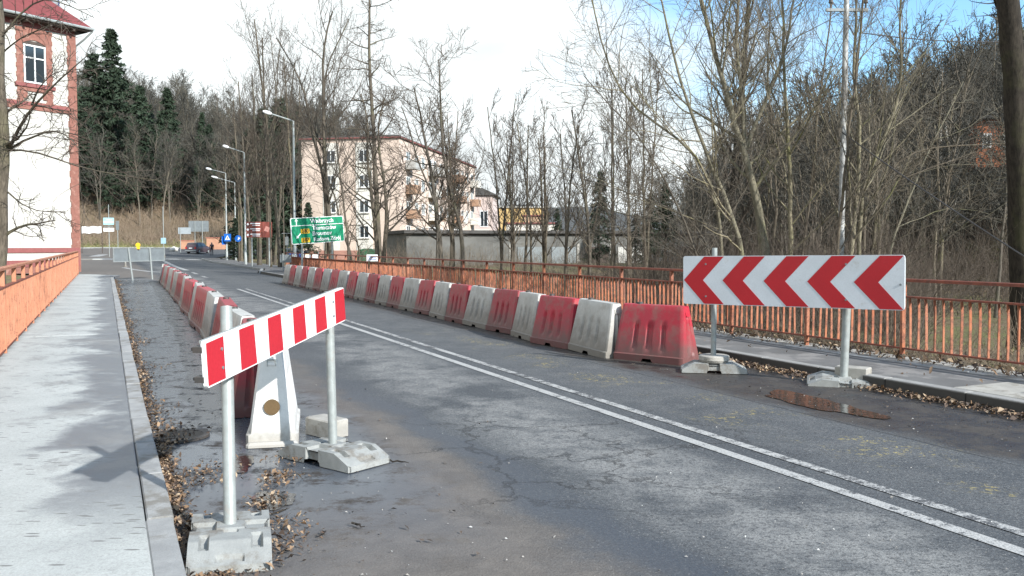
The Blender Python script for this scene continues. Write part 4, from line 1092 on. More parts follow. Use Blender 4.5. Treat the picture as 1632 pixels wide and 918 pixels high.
def lamp(label, px, ptop, Y, armpx, armtop, base_py=None, group='street lamps along the road'):
    tp = A(px, ptop, Y); ar = A(armpx, armtop, Y - .3); z0 = T(tp.x, tp.y)
    t = thing('street_lamp', label, 'street lamp', (tp.x, tp.y, z0), 0, group); h = tp.z - z0
    mb = MB(); mb.tube([(0,0,-.2), (0,0,1.1), (0,0,1.15), (0,0,h)], [.11,.11,.085,.055], 12); mb.build('pole', m_galv, t, smooth=True)
    d = ar - tp; e = Vector((d.x*.72, d.y*.72, d.z*.72))
    mb = MB(); mb.tube([(0,0,h-.05), (d.x*.03, d.y*.03, h+.02), (e.x, e.y, h+e.z)], .04, 8); arm = mb.build('arm', m_galv, t, smooth=True)
    mb = MB(); mb.tube([(e.x, e.y, h+e.z), tuple(Vector((0,0,h)) + d*.80), tuple(Vector((0,0,h)) + d*.93), tuple(Vector((0,0,h)) + d)], [.06, .11, .10, .05], 8); mb.build('lamp_head', m_signwhite, t, smooth=True)
    return t
lamp('tall street lamp rising behind the green direction sign', 467.5, 193, 52, 419, 177)
lamp('street lamp with the blue crossing sign on its pole', 359.5, 276, 85, 328, 268)
lamp('farther street lamp whose arm shows just below the crossing lamp arm', 374, 291, 95, 337, 281)
lamp('street lamp on the pole standing among the roadside trees', 389, 243, 66, 355, 232)

def small_sign(name, label, cat, px, ptop, pbot, Y, w, h, mat, face='back', extra=None, posts=(0,), pole_top=None, rz=0):
    """a plate whose centre column is px; ptop/pbot are the plate's top row and the foot row"""
    c = A(px, ptop, Y); z0 = T(c.x, c.y); t = thing(name, label, cat, (c.x, c.y, z0), rz); zt = c.z - z0
    mb = MB(); mb.prism(rrect(w, h, min(w, h)*.08), -.03, 0, 'y'); mb.v = [(a, b, q + zt - h/2) for a, b, q in mb.v]; mb.build('plate', mat, t)
    top = zt if pole_top is None else A(px, pole_top, Y).z - z0
    for x_ in posts: mb = MB(); mb.tube([(x_, .04 if face != 'back' else -.07, -.1), (x_, .04 if face != 'back' else -.07, top)], .045, 8); mb.build('post', m_galv, t, smooth=True)
    return t, zt
# far left signs
t, zt = small_sign('advertising_sign', 'blue and white advertising sign with a white lower plate on a tall thin pole', 'sign', 173, 347, 395, 112, 1.35, .9, M('sky_blue_print', (.30, .55, .66), (.40, .62, .70), scale=3), 'front', pole_top=326)
mb = MB(); mb.box((0, -.04, zt - .55), (1.2, .02, .22)); mb.box((.1, -.045, zt-.28), (.7, .02, .08)); mb.build('print', m_signwhite, t)
mb = MB()
for k in range(4): mb.box((-.45 + .3*k, -.03, zt - 1.1), (.2, .04, .12))
mb.build('lettering_bars', m_back, t)
mb = MB(); mb.box((0, -.02, zt - 1.52), (1.35, .05, .46)); mb.build('plate', m_signwhite, t)
small_sign('narrow_sign', 'narrow grey green sign back right of the advertising sign', 'sign', 187, 352, 395, 114, .42, 1.2, m_back, 'front')
q = A(146, 366, 125); z0 = T(q.x, q.y)
t = thing('banner', 'long white banner stretched low on the far grassy bank', 'banner', (q.x, q.y, z0), R(4))
mb = MB(); n = 12; vs = []
for i in range(n+1):
    x = -1.35 + 2.7*i/n; sg = .05*math.sin(i*1.1)
    for z_ in (0, 1): vs.append((x, sg*.6, q.z - z0 - .5 + .95*z_ + sg + .08*x*.3))
mb.add(vs, [(2*i, 2*i+2, 2*i+3, 2*i+1) for i in range(n)]); mb.build('cloth', m_signwhite, t)
mb = MB(); mb.tube([(-1.4, .05, -.1), (-1.4, .05, q.z - z0 + .6)], .05, 6); mb.tube([(1.4, .05, -.1), (1.4, .05, q.z - z0 + .6)], .05, 6); mb.build('post', m_wood, t)
t, zt = small_sign('sign_post', 'slim pole with a small pale blue plate low down and a yellow foot', 'road sign', 260.5, 379, 392, 108, .62, .72, M('pale_blue_sign', (.25, .42, .50), (.35, .5, .56), scale=4), 'front', pole_top=329)
mb = MB(); mb.tube([(0, 0, 0), (0, 0, .45)], .16, 8); mb.build('foot', m_yellow, t)
small_sign('road_sign_back', 'smaller grey back of a road sign on the far verge', 'road sign', 294, 362.5, 385, 128, 1.85, .95, M('sign_back_light', (.38, .42, .44), (.32, .36, .38), scale=3, metal=.2), 'back', posts=(-.6,))
small_sign('road_sign_back', 'large grey back of a road sign on two pale posts', 'road sign', 316.5, 352, 388, 131, 3.0, 1.6, m_back, 'back', posts=(-.55, .55))
for (p1, p2, top, Y, lb) in ((287, 309, 384, 142, 'low terracotta wall left of the parked car'), (329, 360, 379.5, 140, 'low terracotta wall right of the parked car')):
    a_, b_ = A(p1, top, Y), A(p2, top, Y); z0 = T(a_.x, a_.y); t = thing('garden_wall', lb, 'wall', ((a_.x+b_.x)/2, Y, z0 - .2)); w = b_.x - a_.x; h = a_.z - z0 + .2
    mb = MB(); mb.box((0, .15, h/2), (w, .3, h)); mb.build('wall_face', M('terracotta_wall', (.50, .28, .18), (.42, .22, .14), scale=2), t)
    mb = MB(); mb.box((0, .15, h + .06), (w + .2, .45, .12)); mb.build('coping', M('terracotta_coping', (.42, .17, .12), (.36, .14, .10), scale=2), t)
q = G(277, 393.5, 1.0); rk = MB(); o = None
bm = bmesh.new(); bmesh.ops.create_icosphere(bm, subdivisions=2, radius=.6)
for v in bm.verts: v.co = Vector((v.co.x*1.2, v.co.y*.8, v.co.z*.8)) * (1 + random.uniform(-.16, .16))
me = bpy.data.meshes.new('boulder'); bm.to_mesh(me); bm.free(); me.materials.append(m_plaster); o = bpy.data.objects.new('boulder', me); COL.objects.link(o); qq = A(277, 389, 132); o.location = (qq.x, qq.y, T(qq.x, qq.y) + .35); tag(o, 'pale boulder on the grass left of the terracotta wall', 'boulder')

# blue signs
q = A(362.5, 372, 84.6); t = thing('crossing_sign', 'blue pedestrian crossing sign fixed to a street lamp pole', 'road sign', (q.x, q.y, q.z - .4), R(4))
mb = MB(); mb.prism(rrect(.66, .72, .04), -.03, 0, 'y'); mb.build('plate', m_blue, t)
mb = MB(); mb.add([(-.24, -.034, -.22), (.24, -.034, -.22), (0, -.034, .24)], [(0, 1, 2)]); mb.build('triangle', m_signwhite, t)
mb = MB(); mb.tube([(.02, -.04, .08), (.0, -.04, -.02)], .03, 5); mb.tube([(0, -.04, -.02), (.07, -.04, -.18)], .02, 5); mb.tube([(0, -.04, -.02), (-.07, -.04, -.18)], .02, 5); mb.build('walker_symbol', m_black, t)
q = A(357, 375, 84.9); t = thing('crossing_sign', 'side facing crossing sign on the left of the lamp pole', 'road sign', (q.x, q.y, q.z - .5), R(70))
mb = MB(); mb.prism(rrect(.7, .8, .04), -.02, 0, 'y'); mb.build('plate', m_blue, t)
q = A(379.5, 375.5, 76); z0 = T(q.x, q.y); t = thing('keep_right_sign', 'round blue sign with a white arrow on a dark post', 'road sign', (q.x, q.y, z0), R(0)); zt = q.z - z0
mb = MB(); mb.disc((0, -.03, zt - .25), .29, n=20, th=.03); mb.build('plate', m_blue, t)
mb = MB(); mb.box((.07, -.05, zt-.28), (.24, .01, .09), ry=R(-40)); mb.box((.06, -.052, zt - .2), (.12, .01, .16)); mb.build('arrow', m_signwhite, t)
mb = MB(); mb.tube([(0, .03, -.1), (0, .03, zt)], .05, 8); mb.build('post', m_barkd, t)
# brown tourist board
q = A(411, 353.5, 60); z0 = T(q.x, q.y); t = thing('tourist_sign', 'brown tourist information board with three rows on two posts', 'tourist sign', (q.x, q.y, z0), R(10)); zt = q.z - z0
for k in range(3):
    mb = MB(); mb.bevbox((-.27, 0, zt - .17 - .36*k), (1.02, .04, .34), .02); mb.build('row_panel', m_brown, t)
    mb = MB(); mb.box((-.18, -.024, zt - .12 - .36*k), (.66, .006, .07)); mb.box((-.12, -.024, zt - .24 - .36*k), (.5, .006, .05)); mb.box((-.66, -.024, zt - .17 - .36*k), (.13, .006, .13), ry=R(45)); mb.build('print', m_signwhite, t)
mb = MB(); mb.bevbox((.60, 0, zt - .53), (.66, .05, 1.06), .02); mb.build('picture_panel', m_brown, t)
mb = MB(); mb.box((.60, -.03, zt - .5), (.3, .006, .34), ry=R(20)); mb.build('picture', M('sign_salmon', (.6, .3, .25), (.5, .2, .17), scale=8), t)
for x_ in (-.42, .72): mb = MB(); mb.tube([(x_, .06, -.1), (x_, .06, zt)], .05, 8); mb.build('post', m_galv, t, smooth=True)
# far bits of signs near the rail end
q = A(457, 406, 49.5); t = thing('board_back', 'small grey back of an arrow board at the far end of the right railing', 'road sign', (q.x, q.y, 0), R(-8))
mb = MB(); mb.bevbox((0, 0, q.z - .22), (.80, .04, .44), .01); mb.build('panel', m_back, t)
mb = MB(); mb.tube([(-.2, -.06, 0), (-.2, -.06, q.z + .08)], .035, 8); mb.build('post', m_galv, t); mb = MB(); mb.tube([(.36, -.06, 0), (.36, -.06, q.z + .03)], .035, 8); mb.build('post', m_galv, t)
q = A(457, 379, 56); t = thing('small_sign', 'little red and white plate on a thin post beside the green sign', 'road sign', (q.x, q.y, -.2)); mb = MB(); mb.bevbox((0, 0, q.z + .0), (.22, .04, .55), .02); mb.build('plate', m_aptl, t); mb = MB(); mb.tube([(0, .05, 0), (0, .05, q.z + .45)], .03, 6); mb.build('post', m_galv, t)
mb = MB(); mb.box((0, 0, q.z + .48), (.55, .3, .04)); mb.build('cap', m_galv, t)

# grey board seen from behind on the left, with a yellow lamp
a_, b_ = A(180, 406, 38.2), A(262, 405.5, 41.5); c = (a_ + b_)/2; wL = (b_ - a_).length
t = thing('board_back', 'wide grey back of a warning board with a yellow lamp on top', 'road sign', (c.x, c.y, 0), angle_of(b_.x - a_.x, b_.y - a_.y))
mb = MB(); mb.prism(rrect(wL, .62, .02), -.01, .01, 'y'); mb.v = [(x, y, z + c.z) for x, y, z in mb.v]; mb.build('panel', m_back, t)
mb = MB()
for s_ in (-1, 1): mb.box((0, -.022, c.z + s_*.295), (wL, .025, .03)); mb.box((s_*(wL/2-.015), -.022, c.z), (.03, .025, .56))
mb.build('back_frame', m_galv, t)
for x0, x1, zb in ((-.80, -.62, 0), (.62, .70, 0)): mb = MB(); mb.tube([(x1, -.10, zb), (x0, -.05, c.z + .31)], .038, 10); mb.build('post', m_galv, t, smooth=True)
yl = thing('warning_lamp', 'round yellow flashing lamp on top of the grey board back', 'warning lamp', tuple(A(220, 396, 39.7)), R(20))
mb = MB(); mb.disc((0, 0, .16), .10, n=16, th=.09); mb.build('lens', m_yellow, yl); mb = MB(); mb.bevbox((0, 0, .02), (.16, .09, .10), .01); mb.build('housing', m_yellow, yl)
q = G(200, 425.5); o = MB(); o.tube([(0,0,0), (0,0,.04), (0,0,.06), (0,0,.42), (0,0,.46)], [.17,.17,.09,.045,.02], 12); o = o.build('traffic_cone', m_white); tag(o, 'small whitish cone standing behind the grey board back', 'cone'); o.location = (q.x, q.y, .005)

# ================================================================== CAR AND PEDESTRIAN
m_car = M('car_paint', (.10, .07, .085), (.085, .06, .075), scale=1, rough=.3, bump=0, metal=.4, spec=.6)
q = G(316, 404.2, .30); cz = rise(124)
car = thing('parked_car', 'dark reddish estate car seen from behind on the road', 'car', (q.x*124/q.y, 124, rise(124) + .005), R(-8))
# car local frame: y forward, x right
prof = [(-2.1, .30), (-2.12, .62), (-2.08, .92), (-1.85, 1.42), (-1.6, 1.52), (.3, 1.50), (1.05, .98), (1.95, .82), (2.1, .62), (2.1, .30)]
def section(y, zt, zb, w, cab): return [(-w, y, zb), (-w*1.0, y, .55), (-w*.98, y, min(zt, .92)), (-w*(.78 if cab else .93), y, zt), (w*(.78 if cab else .93), y, zt), (w*.98, y, min(zt, .92)), (w, y, .55), (w, y, zb)]
ysec = [(-2.12, .80, .32), (-2.08, .95, .25), (-1.95, 1.18, .22), (-1.75, 1.46, .2), (-1.5, 1.53, .2), (-.5, 1.56, .2), (.3, 1.50, .2), (1.0, 1.02, .2), (1.5, .95, .2), (1.95, .82, .24), (2.12, .60, .3)]
mb = MB(); vs = []
for y, zt, zb in ysec: vs += section(y, zt, zb, .86 if abs(y) < 2.0 else .80, zt > 1.05)
n = 8; fs = [(i*n+k, (i+1)*n+k, (i+1)*n+(k+1) % n, i*n+(k+1) % n) for i in range(len(ysec)-1) for k in range(n)] + [tuple(range(n)), tuple(range((len(ysec)-1)*n + n-1, (len(ysec)-1)*n - 1, -1))]
mb.add(vs, fs); mb.build('body', m_car, car, smooth=True)
mb = MB(); mb.add([(-.66, -2.015, 1.02), (.66, -2.015, 1.02), (.58, -1.80, 1.42), (-.58, -1.80, 1.42)], [(0, 1, 2, 3)]); mb.build('rear_window', m_glass, car)
mb = MB(); mb.add([(-.60, .95, 1.08), (.60, .95, 1.08), (.56, .38, 1.47), (-.56, .38, 1.47)], [(3, 2, 1, 0)]); mb.build('windscreen', m_glass, car)
for s_ in (-1, 1):
    for y0, y1 in ((-1.6, -.75), (-.68, .55)):
        mb = MB(); mb.add([(s_*.855, y0, 1.0), (s_*.855, y1, 1.0), (s_*.715, y1-.12, 1.42), (s_*.715, y0, 1.42)], [(0, 1, 2, 3)]); mb.build('side_window', m_glass, car)
    mb = MB(); mb.box((s_*.68, -2.10, .80), (.22, .06, .26)); mb.build('tail_light', M('tail_light_red', (.45, .01, .01), (.4, .01, .01), rough=.3, bump=0), car)
    mb = MB(); mb.box((s_*.95, .75, 1.0), (.16, .10, .12)); mb.build('mirror', m_car, car)
    for y in (-1.3, 1.3):
        mb = MB(); mb.tube([(s_*.66, y, .31), (s_*.86, y, .31)], .31, 18); wl = mb.build('wheel', m_black, car); mb = MB(); mb.tube([(s_*.855, y, .31), (s_*.875, y, .31)], .19, 12); mb.build('rim', m_galv, wl)
mb = MB(); mb.box((0, -2.13, .42), (1.62, .10, .2)); mb.build('bumper', m_back, car)
mb = MB(); mb.box((0, -2.125, .76), (.50, .03, .11)); mb.build('number_plate', m_signwhite, car)

# pedestrian: one skinned figure, walking away along the pavement
q = G(338, 406.8, .18); py_ = 116.0; pxx = (338 - 816)/1400*py_
per = thing('person', 'person in dark clothes walking on the pavement beside the car', 'person', (pxx, py_, rise(py_) + .02), R(20))
J = dict(pel=(0,0,.94), sp=(0,.01,1.18), ch=(0,.02,1.38), nk=(0,.02,1.50), hd=(0,.03,1.60), ht=(0,.03,1.70),
         sl=(-.19,.02,1.42), el=(-.25,-.03,1.15), wl=(-.24,.06,.92), hl=(-.24,.09,.83), sr=(.19,.02,1.42), er=(.25,-.08,1.16), wr=(.25,-.06,.92), hr=(.25,-.05,.83),
         hpl=(-.10,0,.90), kl=(-.11,.12,.50), al=(-.11,.06,.09), tl=(-.11,.20,.04), hpr=(.10,0,.90), kr=(.11,.02,.49), ar=(.11,-.24,.14), tr=(.11,-.16,.03))
Rr = dict(pel=.16, sp=.15, ch=.17, nk=.065, hd=.095, ht=.075, sl=.085, el=.06, wl=.045, hl=.04, sr=.085, er=.06, wr=.045, hr=.04, hpl=.11, kl=.075, al=.055, tl=.045, hpr=.11, kr=.075, ar=.055, tr=.045)
E = 'pel-sp sp-ch ch-nk nk-hd hd-ht ch-sl sl-el el-wl wl-hl ch-sr sr-er er-wr wr-hr pel-hpl hpl-kl kl-al al-tl pel-hpr hpr-kr kr-ar ar-tr'.split()
ks = list(J); me = bpy.data.meshes.new('body'); me.from_pydata([J[k] for k in ks], [tuple(ks.index(a) for a in e.split('-')) for e in E], [])
o = bpy.data.objects.new('body', me); COL.objects.link(o); o.parent = per
m_ = o.modifiers.new('s', 'SKIN'); 
for k, sv in zip(ks, me.skin_vertices[0].data): sv.radius = (Rr[k], Rr[k]*.8)
me.skin_vertices[0].data[0].use_root = True
m2 = o.modifiers.new('ss', 'SUBSURF'); m2.levels = m2.render_levels = 1; me.materials.append(M('dark_clothes', (.02, .02, .028), (.03, .028, .035), scale=5, rough=.9))
mb = MB(); mb.tube([(0, .02, 1.56), (0, .025, 1.62), (0, .03, 1.70), (0, .03, 1.745)], [.07, .108, .10, .04], 12); mb.build('hair', m_dark, per, smooth=True)

# ================================================================== POLES AND WIRES ON THE RIGHT
q = A(1341, 300, 19.0); z0 = T(q.x, q.y); pp = thing('utility_pole', 'pale silvery pole with white banding rising through the brush', 'utility pole', (q.x, q.y, z0))
mb = MB(); mb.tube([(0, 0, -.3), (0.02, 0, 4), (.05, 0, 9.5)], [.075, .065, .05], 14); mb.build('shaft', M('silver_pole', (.46, .47, .46), (.17, .165, .16), scale=5, rough=.5, dirt=(.2, .2, .19), dscale=9), pp, smooth=True)
mb = MB(); mb.box((.05, 0, 6.85), (.9, .06, .06)); mb.build('cross_arm', m_back, pp)
for x_ in (-.35, .0, .4): mb = MB(); mb.tube([(x_ + .05, 0, 6.88), (x_ + .05, 0, 6.98), (x_ + .05, 0, 7.0), (x_+.05, 0, 7.08)], [.02, .02, .05, .035], 8); mb.build('insulator', m_dark, pp)
q = A(1500, 112, 60); z0 = T(q.x, q.y)
pf = thing('braced_pole', 'concrete pole with a slanting brace on the wooded right slope', 'utility pole', (q.x, q.y, z0)); h = q.z - z0
mb = MB(); mb.tube([(0, 0, -.3), (0, 0, h)], [.17, .12], 10); mb.build('shaft', m_conc, pf); mb = MB(); mb.tube([(2.0, .4, -.3), (.1, 0, h*.86)], [.13, .10], 8); mb.build('brace', m_conc, pf)
def cable(label, a, b, sag, r_=.012):
    mb = MB(); n = 24; mb.tube([a.lerp(b, i/n) - Vector((0, 0, sag*4*(i/n)*(1-i/n))) for i in range(n+1)], r_, 5); o = mb.build('overhead_cable', m_dark); tag(o, label, 'cable', 'overhead cables')
top = A(1341, 20, 19.0)
cable('thin overhead cable running right from the silver pole across the brush', A(1341, 210, 19), A(1700, 452, 12), .05)
cable('thin overhead cable high up, right of the silver pole', A(1370, 52, 19), A(1700, 60, 22), .15)
cable('thin overhead cable between the silver pole and the bare middle trees', A(1341, 150, 19), A(860, 235, 48), .3)
cable('lower overhead cable crossing the thicket towards the garages', A(1341, 235, 19), A(900, 292, 60), .3)

# ================================================================== TREES
def tubes(groups):
    """groups: list of (P[B,n,3], Rd[B,n], sides) -> verts, quads"""
    VS, FS, off = [], [], 0
    for P, Rd, k in groups:
        B, n, _ = P.shape
        if B == 0: continue
        Tn = np.gradient(P, axis=1); Tn /= np.linalg.norm(Tn, axis=2, keepdims=True) + 1e-9
        avg = P[:, -1] - P[:, 0]; ref = np.where((np.abs(avg[:, 2]) > .8*np.linalg.norm(avg, axis=1))[:, None], np.array([1., .2, 0]), np.array([0., 0, 1.]))[:, None, :]
        X = np.cross(Tn, ref); X /= np.linalg.norm(X, axis=2, keepdims=True) + 1e-9; Y = np.cross(Tn, X)
        a = 2*np.pi*np.arange(k)/k
        V = P[:, :, None, :] + Rd[:, :, None, None]*(X[:, :, None, :]*np.cos(a)[None, None, :, None] + Y[:, :, None, :]*np.sin(a)[None, None, :, None])
        VS.append(V.reshape(-1, 3))
        b = (np.arange(B)*n*k)[:, None, None]; i = (np.arange(n-1)*k)[None, :, None]; q = np.arange(k)[None, None, :]; q2 = (q+1) % k
        FS.append((np.stack([b+i+q, b+i+k+q, b+i+k+q2, b+i+q2], axis=-1) + off).reshape(-1, 4)); off += B*n*k
    return np.concatenate(VS), np.concatenate(FS)
def np_mesh(name, V, Fq, mat, smooth=True):
    me = bpy.data.meshes.new(name); k = Fq.shape[1]
    me.vertices.add(len(V)); me.vertices.foreach_set('co', V.astype(np.float32).ravel())
    me.loops.add(Fq.size); me.loops.foreach_set('vertex_index', Fq.astype(np.int32).ravel())
    me.polygons.add(len(Fq)); me.polygons.foreach_set('loop_start', np.arange(0, Fq.size, k, dtype=np.int32)); me.polygons.foreach_set('loop_total', np.full(len(Fq), k, dtype=np.int32))
    me.update(calc_edges=True); me.materials.append(mat)
    if smooth: me.polygons.foreach_set('use_smooth', np.ones(len(Fq), dtype=bool))
    return me
def child(P, Rd, k, t0=.2, t1=.98, ang=45, ratio=.5, nseg=4, wander=.12, up=.08, rr=.6, rmin=.004, taper=.25, lfall=.6):
    B, n, _ = P.shape; L_ = np.linalg.norm(np.diff(P, axis=1), axis=2).sum(1)
    idx = np.repeat(np.arange(B), k); m = len(idx)
    t = t0 + (t1-t0)*((np.tile(np.arange(k), B) + rng.random(m))/k); f = t*(n-1); i = np.minimum(f.astype(int), n-2); fr = (f-i)[:, None]
    p = P[idx, i]*(1-fr) + P[idx, i+1]*fr; r = (Rd[idx, i]*(1-fr[:, 0]) + Rd[idx, i+1]*fr[:, 0])
    d = P[idx, i+1] - P[idx, i]; d /= np.linalg.norm(d, axis=1, keepdims=True) + 1e-9
    q = rng.normal(size=(m, 3)); q -= (q*d).sum(1, keepdims=True)*d; q /= np.linalg.norm(q, axis=1, keepdims=True) + 1e-9
    A_ = np.radians(ang*(1 + .25*rng.normal(size=m)))[:, None]
    d = d*np.cos(A_) + q*np.sin(A_)
    Lc = L_[idx]*ratio*(1.1 - lfall*t)*(.65 + .6*rng.random(m)); r0 = np.maximum(r*rr*(.8+.3*rng.random(m)), rmin)
    pts = [p]; cur = p.copy()
    for s in range(nseg):
        d = d + wander*rng.normal(size=(m, 3)) + np.array([0, 0, up]); d /= np.linalg.norm(d, axis=1, keepdims=True)
        cur = cur + d*(Lc/nseg)[:, None]; pts.append(cur)
    tt = np.linspace(0, 1, nseg+1)[None, :]
    return np.stack(pts, 1), np.maximum(r0[:, None]*(1 - (1-taper)*tt), rmin*.7)
def trunk_line(pts, r0, r1, n=14, wob=.0):
    P = np.array(pts, float); s = np.concatenate([[0], np.cumsum(np.linalg.norm(np.diff(P, axis=0), axis=1))]); s /= s[-1]
    t = np.linspace(0, 1, n); Q = np.stack([np.interp(t, s, P[:, c]) for c in range(3)], 1)
    for _ in range(2): Q[1:-1] = (Q[:-2] + 2*Q[1:-1] + Q[2:])/4
    if wob: Q[1:-1] += rng.normal(size=(n-2, 3))*wob*np.array([1, 1, .2])
    Rd = r0 + (r1-r0)*t**.8; Rd[0] *= 1.22
    return Q[None], Rd[None]
def make_tree(root, stems, levels, m_t, m_c, extra_limbs=()):
    """stems: list of (P,Rd) of equal n; levels: list of child kwargs; parts trunk, limbs, crown"""
    P = np.concatenate([s[0] for s in stems]); Rd = np.concatenate([s[1] for s in stems])
    V, Fq = tubes([(P, Rd, 10)])
    def add(nm, V, Fq, m):
        o = bpy.data.objects.new(nm, np_mesh(nm, V, Fq, m)); COL.objects.link(o); o.parent = root; return o
    add('trunk', V, Fq, m_t)
    gs = [(P, Rd)]; limb = []; tw = []
    for li, kw in enumerate(levels):
        kw = dict(kw); sides = kw.pop('sides', 3); new = []
        for (p, r) in gs: new.append(child(p, r, **kw))
        if li == 0:
            for (p, r) in extra_limbs: new.append((p, r))
        gs = new
        for p, r in new: (limb if li == 0 else tw).append((p, r, sides if li else max(sides, 5)))
    V, Fq = tubes(limb); add('limbs', V, Fq, m_t)
    if tw: V, Fq = tubes(tw); add('crown', V, Fq, m_c)
    return root
def local(root_loc, pts): return [(p[0]-root_loc[0], p[1]-root_loc[1], p[2]-root_loc[2]) for p in pts]

def guided(label, stems_px, Y, levels, m_t, m_c, cat='tree', name='bare_tree', group=None, base=True, limbs=(), Yj=.6):
    """stems_px: list of (list of (px,py), r0 px, r1 px); a stem starts on the ground below its first point"""
    p0 = A(stems_px[0][0][0][0], stems_px[0][0][0][1], Y); loc = (p0.x, p0.y, T(p0.x, p0.y))
    root = thing(name, label, cat, loc, 0, group); ss_ = []
    for k, (pp_, a, b) in enumerate(stems_px):
        yk = Y + (random.uniform(-Yj, Yj) if k else 0); yt = yk + random.uniform(-Yj, Yj)*2
        P3 = [A(x, y, yk + (yt-yk)*i/max(1, len(pp_)-1)) for i, (x, y) in enumerate(pp_)]
        if base: g0 = P3[0]; P3 = [Vector((g0.x, g0.y, T(g0.x, g0.y) - .15))] + P3
        ss_.append(trunk_line(local(loc, P3), a*Y/F, b*Y/F, 16, .012))
    ex = []
    for pp_, a, b in limbs:
        P3 = [A(x, y, Y - .25*i) for i, (x, y) in enumerate(pp_)]; ex.append(trunk_line(local(loc, P3), a*Y/F, b*Y/F, 9, .01))
    return make_tree(root, ss_, levels, m_t, m_c, ex)

# ---- right: the thicket behind the railing
LV = lambda k1, k2, k3, up=.10, a=38, r=.42, rm=.004, k4=0: [dict(k=k1, t0=.22, ang=a, ratio=r, nseg=7, wander=.10, up=up, sides=5, rmin=rm*1.6, rr=.5, taper=.22)] + \
    [dict(k=k2, t0=.15, ang=a, ratio=.5, nseg=5, wander=.12, up=up, sides=3, rmin=rm*1.2, rr=.6)] + [dict(k=k3, t0=.15, ang=40, ratio=.5, nseg=3, wander=.14, up=up*.5, sides=3, rmin=rm, rr=.6)] + \
    ([dict(k=k4, t0=.2, ang=40, ratio=.5, nseg=2, wander=.15, up=0, sides=3, rmin=rm*.8, rr=.7)] if k4 else [])
guided('big forked grey-green tree, its stout trunk rising behind the arrow board', [
    ([(1219, 408), (1210, 330), (1196, 273), (1178, 226), (1163, 165), (1144, 100), (1126, 30), (1108, -40)], 8.0, 2.2),
    ([(1188, 240), (1186, 190), (1180, 130), (1172, 60), (1180, -30)], 4.2, 1.6),
    ([(1190, 235), (1205, 195), (1225, 150), (1250, 90), (1262, 20), (1270, -40)], 3.6, 1.2)], 20, LV(18, 8, 7, a=44, r=.46), m_barkg, m_twigp, base=False, Yj=.0)
o = bpy.data.objects['bare_tree']; 
guided('leaning multi-branched tree whose limbs sweep up left of the forked trunk', [
    ([(1187, 420), (1172, 350), (1150, 298), (1128, 250), (1116, 226), (1100, 175), (1084, 129), (1066, 60), (1050, -20)], 5.0, 1.3),
    ([(1150, 415), (1150, 330), (1120, 255), (1085, 215), (1030, 195), (985, 150), (955, 60), (940, -20)], 3.4, 1.0)], 19, LV(16, 9, 7, up=.03, a=50, r=.46), m_barkg, m_twigp)
guided('straight pale tree directly above the middle chevron of the arrow board', [
    ([(1261, 420), (1259, 300), (1256, 190), (1249, 100), (1247, 0), (1245, -40)], 4.6, 1.6)], 20, LV(18, 8, 7, a=44), m_barkg, m_twigp)
guided('grey leaning tree with a slanting fork right of the silvery pole', [
    ([(1355, 420), (1362, 350), (1368, 290), (1372, 200), (1360, 120), (1366, 0), (1368, -40)], 5.0, 1.6),
    ([(1372, 285), (1400, 240), (1430, 190), (1437, 120), (1434, 30), (1436, -30)], 4.4, 1.4)], 19.5, LV(15, 8, 7, up=.06), m_barkg, m_twigp, base=True, Yj=.0)
guided('thin trunk leaning against the silvery pole, its dark stem bare', [
    ([(1330, 420), (1342, 330), (1350, 240), (1362, 130), (1374, 30), (1380, -30)], 3.4, 1.3)], 18.6, LV(12, 7, 6), m_bark, m_twigp)
guided('crooked slender pale tree bending right at the edge of the right meadow', [
    ([(1415, 405), (1430, 360), (1452, 315), (1470, 255), (1500, 205), (1535, 130)], 2.6, .8)], 21, LV(10, 6, 6, up=.02, a=50, r=.5), m_barkg, m_twigp)
guided('low spreading tree with long horizontal twigs over the right meadow', [
    ([(1388, 425), (1396, 350), (1398, 295), (1440, 238), (1520, 232), (1625, 228)], 2.6, .8),
    ([(1398, 300), (1450, 280), (1500, 262), (1560, 240)], 1.8, .6)], 20.5, LV(10, 7, 6, up=.05, a=40, r=.4), m_bark, m_twigp, Yj=0)
guided('narrow twin stemmed tree left of the straight pale one', [
    ([(1228, 420), (1240, 330), (1232, 230), (1222, 120), (1226, 20), (1228, -30)], 2.8, 1.0),
    ([(1275, 420), (1290, 330), (1300, 230), (1310, 120), (1326, 20), (1330, -30)], 2.6, 1.0)], 23, LV(13, 8, 6), m_bark, m_twigp)
guided('dark tree with a thick short trunk deep inside the thicket', [
    ([(1160, 410), (1168, 340), (1170, 275), (1178, 180), (1190, 60), (1196, -30)], 8, 3)], 30, LV(20, 9, 7, rm=.006), m_barkd, m_twig)
guided('spreading bush-like tree whose arching stems hang over the railing near the arrow board', [
    ([(1120, 425), (1095, 370), (1068, 300), (1030, 230), (985, 180), (930, 120)], 2.6, .7),
    ([(1140, 425), (1110, 350), (1040, 320), (980, 300), (930, 285)], 2.0, .6),
    ([(1130, 425), (1060, 350), (1000, 345), (960, 330)], 1.8, .6)], 18, LV(12, 7, 6, up=.04, a=42, r=.42), m_bark, m_twigp)
guided('massive dark trunk standing at the right edge of the view', [
    ([(1632, 470), (1629, 400), (1625, 300), (1621, 200), (1617, 100), (1607, 20), (1600, -60)], 22, 15)], 17, [dict(k=2, t0=.86, ang=50, ratio=.10, nseg=6, wander=.15, up=.05, sides=5, rmin=.01, rr=.2), dict(k=6, t0=.2, ang=45, ratio=.5, nseg=4, wander=.15, up=.05, sides=3, rmin=.006, rr=.5)], m_barkd, m_twig,
    limbs=[([(1616, 70), (1603, 40), (1590, 12), (1572, -30)], 4, 2)])
